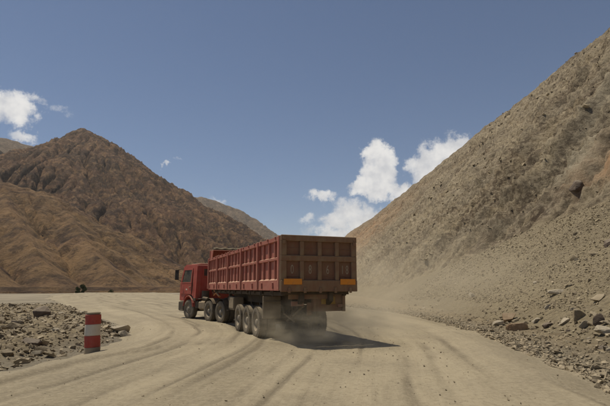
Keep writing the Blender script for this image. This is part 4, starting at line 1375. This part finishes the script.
        # wheel arch lip and steps
        def arch(bm):
            pr = []
            for k in range(11):
                a = math.radians(8 + k * 164 / 10); pr.append((FX + .70 * math.cos(a), .60 + .70 * math.sin(a)))
            for k in range(10, -1, -1):
                a = math.radians(8 + k * 164 / 10); pr.append((FX + .64 * math.cos(a), .60 + .64 * math.sin(a)))
            bm_prism(bm, pr, s * (HW - .35), s * (HW + .05))
        tp('wheel_arch', 'cab_red', arch, False, cab)
        tp('step', 'chassis', lambda bm: bm_box(bm, (FX + .72, min(s * .9, s * (HW + .04)), .42), (FX + 1.15, max(s * .9, s * (HW + .04)), .48), .01), False, cab)
        tp('headlight', 'glass', lambda bm: bm_box(bm, (XF + .02, min(s * .72, s * 1.1), .72), (XF + .10, max(s * .72, s * 1.1), .92), .02), False, cab)
    for s in (1, -1):
        tp('seam', 'chassis', lambda bm: (bm_box(bm, (2.93, min(s * (HW - .01), s * (HW + .004)), 1.30), (2.95, max(s * (HW - .01), s * (HW + .004)), 1.98)), bm_box(bm, (4.545, min(s * (HW - .01), s * (HW + .004)), 1.30), (4.565, max(s * (HW - .01), s * (HW + .004)), 1.90))), False, cab)
        tp('grab_rail', 'chassis', lambda bm: bm_cyl(bm, (2.86, s * (HW + .05), 1.45), (2.86, s * (HW + .045), 2.15), .016, 8), False, cab)
        tp('skirt', 'chassis', lambda bm: bm_box(bm, (2.44, min(s * (HW - .05), s * (HW + .012)), 1.0), (2.72, max(s * (HW - .05), s * (HW + .012)), 1.16), .01), False, cab)
    tp('rear_window', 'glass', lambda bm: bm_box(bm, (XR - .012, -.75, 2.36), (XR - .002, .75, 2.74)), False, cab)
    tp('rear_window_frame', 'cab_red', lambda bm: (bm_box(bm, (XR - .03, -.81, 2.741), (XR - .001, .81, 2.80)), bm_box(bm, (XR - .03, -.81, 2.30), (XR - .001, .81, 2.359)), bm_box(bm, (XR - .03, .751, 2.36), (XR - .001, .81, 2.74)), bm_box(bm, (XR - .03, -.81, 2.36), (XR - .001, -.751, 2.74))), False, cab)
    for y in (-.95, -.3, .3, .95):
        tp('rear_rib', 'cab_red', lambda bm: bm_box(bm, (XR - .025, y - .04, 1.2), (XR - .001, y + .04, 2.25), .008), False, cab)
    tp('windscreen', 'glass', lambda bm: bm_prism(bm, [(XF - .055, 2.02), (XF - .345, 2.86), (XF - .335, 2.865), (XF - .043, 2.02)], -1.02, 1.02), False, cab)
    tp('bumper', 'chassis', lambda bm: bm_box(bm, (FX + .75, -1.2, .42), (XF + .11, 1.2, .95), .05), True, cab)
    tp('grille', 'chassis', lambda bm: bm_box(bm, (XF + .001, -.8, 1.15), (XF + .03, .8, 1.7), .01), False, cab)
    # intake stack and pipes behind the cab
    tp('intake_stack', 'chassis', lambda bm: (bm_cyl(bm, (XR - .16, .1, 1.5), (XR - .16, .1, 2.95), .085, 12), bm_box(bm, (XR - .28, -.06, 2.95), (XR - .06, .26, 3.2), .03)), True)
    tp('intake_stack', 'chassis', lambda bm: bm_cyl(bm, (XR - .2, -.85, 1.1), (XR - .2, -.85, 3.0), .07, 12), True)
    tp('air_filter', 'chassis', lambda bm: bm_cyl(bm, (XR - .3, .75, 1.1), (XR - .3, .75, 1.55), .2, 16), True)
    tp('coupling_hose', 'orange', lambda bm: (bm_cyl(bm, (XR - .05, .25, 1.6), (XR - .45, .35, 1.35), .025, 8), bm_cyl(bm, (XR - .45, .35, 1.35), (XR - .75, .2, 1.6), .025, 8)))
build_truck()
_tick('build_truck')

# ------------------------------------------------------------------ marker post
def build_post():
    p = pix_at(92, 350.6, 1.0)
    d = CAM_H / (-(p[2] - CAM_H))
    X, Y = p[0] * d, d
    T = bpy.data.objects.new('marker_post', None); COL.objects.link(T)
    T.location = (X, Y, 0.0); T.rotation_euler = (math.radians(-2), math.radians(-2.5), 0.2)
    tag(T, 'stubby red and white banded concrete marker post at the road edge', 'post')
    k = Y / FPX
    R = 7.2 * k
    def ring(z0, z1, r, bev=.012, seg=28):
        def fn(bm):
            n = 5
            prof = [(z0, r - bev), (z0 + bev, r)] + [(z0 + (z1 - z0) * q / n, r) for q in range(1, n)] + [(z1 - bev, r), (z1, r - bev)]
            rings = []
            for z, rr in prof:
                rings.append([bm.verts.new(((rr + .006 * math.sin(3 * a + z * 9)) * math.cos(a), (rr + .006 * math.cos(2 * a + z * 7)) * math.sin(a), z)) for a in [2 * math.pi * q / seg for q in range(seg)]])
            for a, b in zip(rings[:-1], rings[1:]):
                for q in range(seg):
                    bm.faces.new((a[q], a[(q + 1) % seg], b[(q + 1) % seg], b[q]))
            bm.faces.new(rings[0][::-1]); bm.faces.new(rings[-1])
        return fn
    part('foot', 'concrete', T, ring(-.2, 3 * k, R * 1.01), True)
    part('red_band', 'post_red', T, ring(3 * k + .001, 14 * k, R), True)
    part('white_band', 'post_white', T, ring(14 * k + .001, 24.6 * k, R), True)
    part('red_band', 'post_red', T, ring(24.6 * k + .001, 34 * k, R), True)
    part('cap', 'concrete', T, ring(34 * k + .001, 36 * k, R * .95, .03), True)
build_post()

# ------------------------------------------------------------------ shrubs on the far bank
def build_shrubs():
    r = random.Random(9)
    def shrub(px, py, dist, hpx, wpx, label):
        b = pix_at(px, py, dist)
        z = gz(b[0], b[1])
        e = bpy.data.objects.new('shrub', None); COL.objects.link(e); e.location = (b[0], b[1], z)
        tag(e, label, 'shrub')
        h = hpx * dist / FPX; w = wpx * dist / FPX / 2
        def stem(bm):
            for k in range(5):
                a = r.uniform(0, 6.28)
                bm_cyl(bm, (0, 0, -.1), (w * .6 * math.cos(a), w * .6 * math.sin(a), h * .7), .06, 6, .02)
        part('trunk', 'bark', e, stem)
        def leaves(bm):
            lob = [(r.uniform(-.6, .6) * w, r.uniform(-.6, .6) * w, r.uniform(.12, .75) * h, r.uniform(.35, .6) * w) for _ in range(7)]
            for k in range(1500):
                cx, cy, cz, cr = r.choice(lob)
                v = Vector((r.gauss(0, 1), r.gauss(0, 1), r.gauss(0, 1))).normalized() * cr * r.uniform(.5, 1.05)
                c = Vector((cx, cy, cz)) + v
                s = r.uniform(.07, .16) * h * .5
                q = Euler((r.uniform(0, 6), r.uniform(0, 6), r.uniform(0, 6))).to_matrix()
                bm.faces.new([bm.verts.new(c + q @ Vector(p)) for p in ((-s, 0, 0), (0, -s * .5, 0), (s, 0, 0), (0, s * .5, 0))])
        part('crown', 'leaf', e, leaves)
    shrub(78.5, 288, 165, 8, 6, 'smaller dark green shrub of the pair on the far river bank')
    shrub(84, 288, 168, 10, 8, 'taller dark green shrub of the pair on the far river bank')
    shrub(111, 287.6, 190, 3.5, 5, 'tiny lone bush on the far river bank')
build_shrubs()

# ------------------------------------------------------------------ raised dust and haze
def volume_mat(name, dens, col, noise=None, aniso=0.2):
    mt = bpy.data.materials.new(name); mt.use_nodes = True
    t = mt.node_tree; t.nodes.clear(); g = NT(t)
    v = g.n('ShaderNodeVolumePrincipled')
    v.inputs['Color'].default_value = (*col, 1)
    v.inputs['Anisotropy'].default_value = aniso
    v.inputs['Density'].default_value = dens
    if noise:
        co = g.n('ShaderNodeTexCoord').outputs['Object']
        ln = g.n('ShaderNodeVectorMath', operation='LENGTH'); g.link(co, ln.inputs[0])
        fall = g.ss(ln.outputs['Value'], 0.25, 1.0, 1, 0)
        n = g.noise(co, noise, 5, 0.6)
        g.link(g.m('MULTIPLY', g.m('MULTIPLY', fall, g.ss(n, 0.38, 0.72)), dens), v.inputs['Density'])
    out = g.n('ShaderNodeOutputMaterial'); g.link(v.outputs[0], out.inputs['Volume'])
    return mt

def dust(label, loc, scale, dens, rz, noise):
    bm = bmesh.new(); bmesh.ops.create_icosphere(bm, subdivisions=3, radius=1.0)
    me = bpy.data.meshes.new('dust_cloud'); bm.to_mesh(me); bm.free()
    me.materials.append(volume_mat('airborne_dust', dens, (0.86, 0.78, 0.62), noise))
    o = add_obj('dust_cloud', me, None, loc, (0, 0, rz)); o.scale = scale
    tag(o, label, 'dust', kind='stuff')
dust('dust swirling behind the trailer wheels', (0.9, 15.2, .55), (3.2, 2.7, 1.1), 0.95, 0.3, 2.2)
dust('thin dust drifting off the road beside the truck', (5.5, 31, 1.6), (8, 17, 4.6), 0.11, 0.15, 1.6)

def haze():
    bm = bmesh.new(); bm_box(bm, (-6200, -6200, -8), (6200, 6200, 700))
    me = bpy.data.meshes.new('haze'); bm.to_mesh(me); bm.free()
    me.materials.append(volume_mat('haze_air', 0.00006, (0.86, 0.87, 0.88)))
    o = add_obj('haze', me)
    tag(o, 'pale dusty air filling the valley', 'haze', kind='stuff')
haze()
_tick('haze')
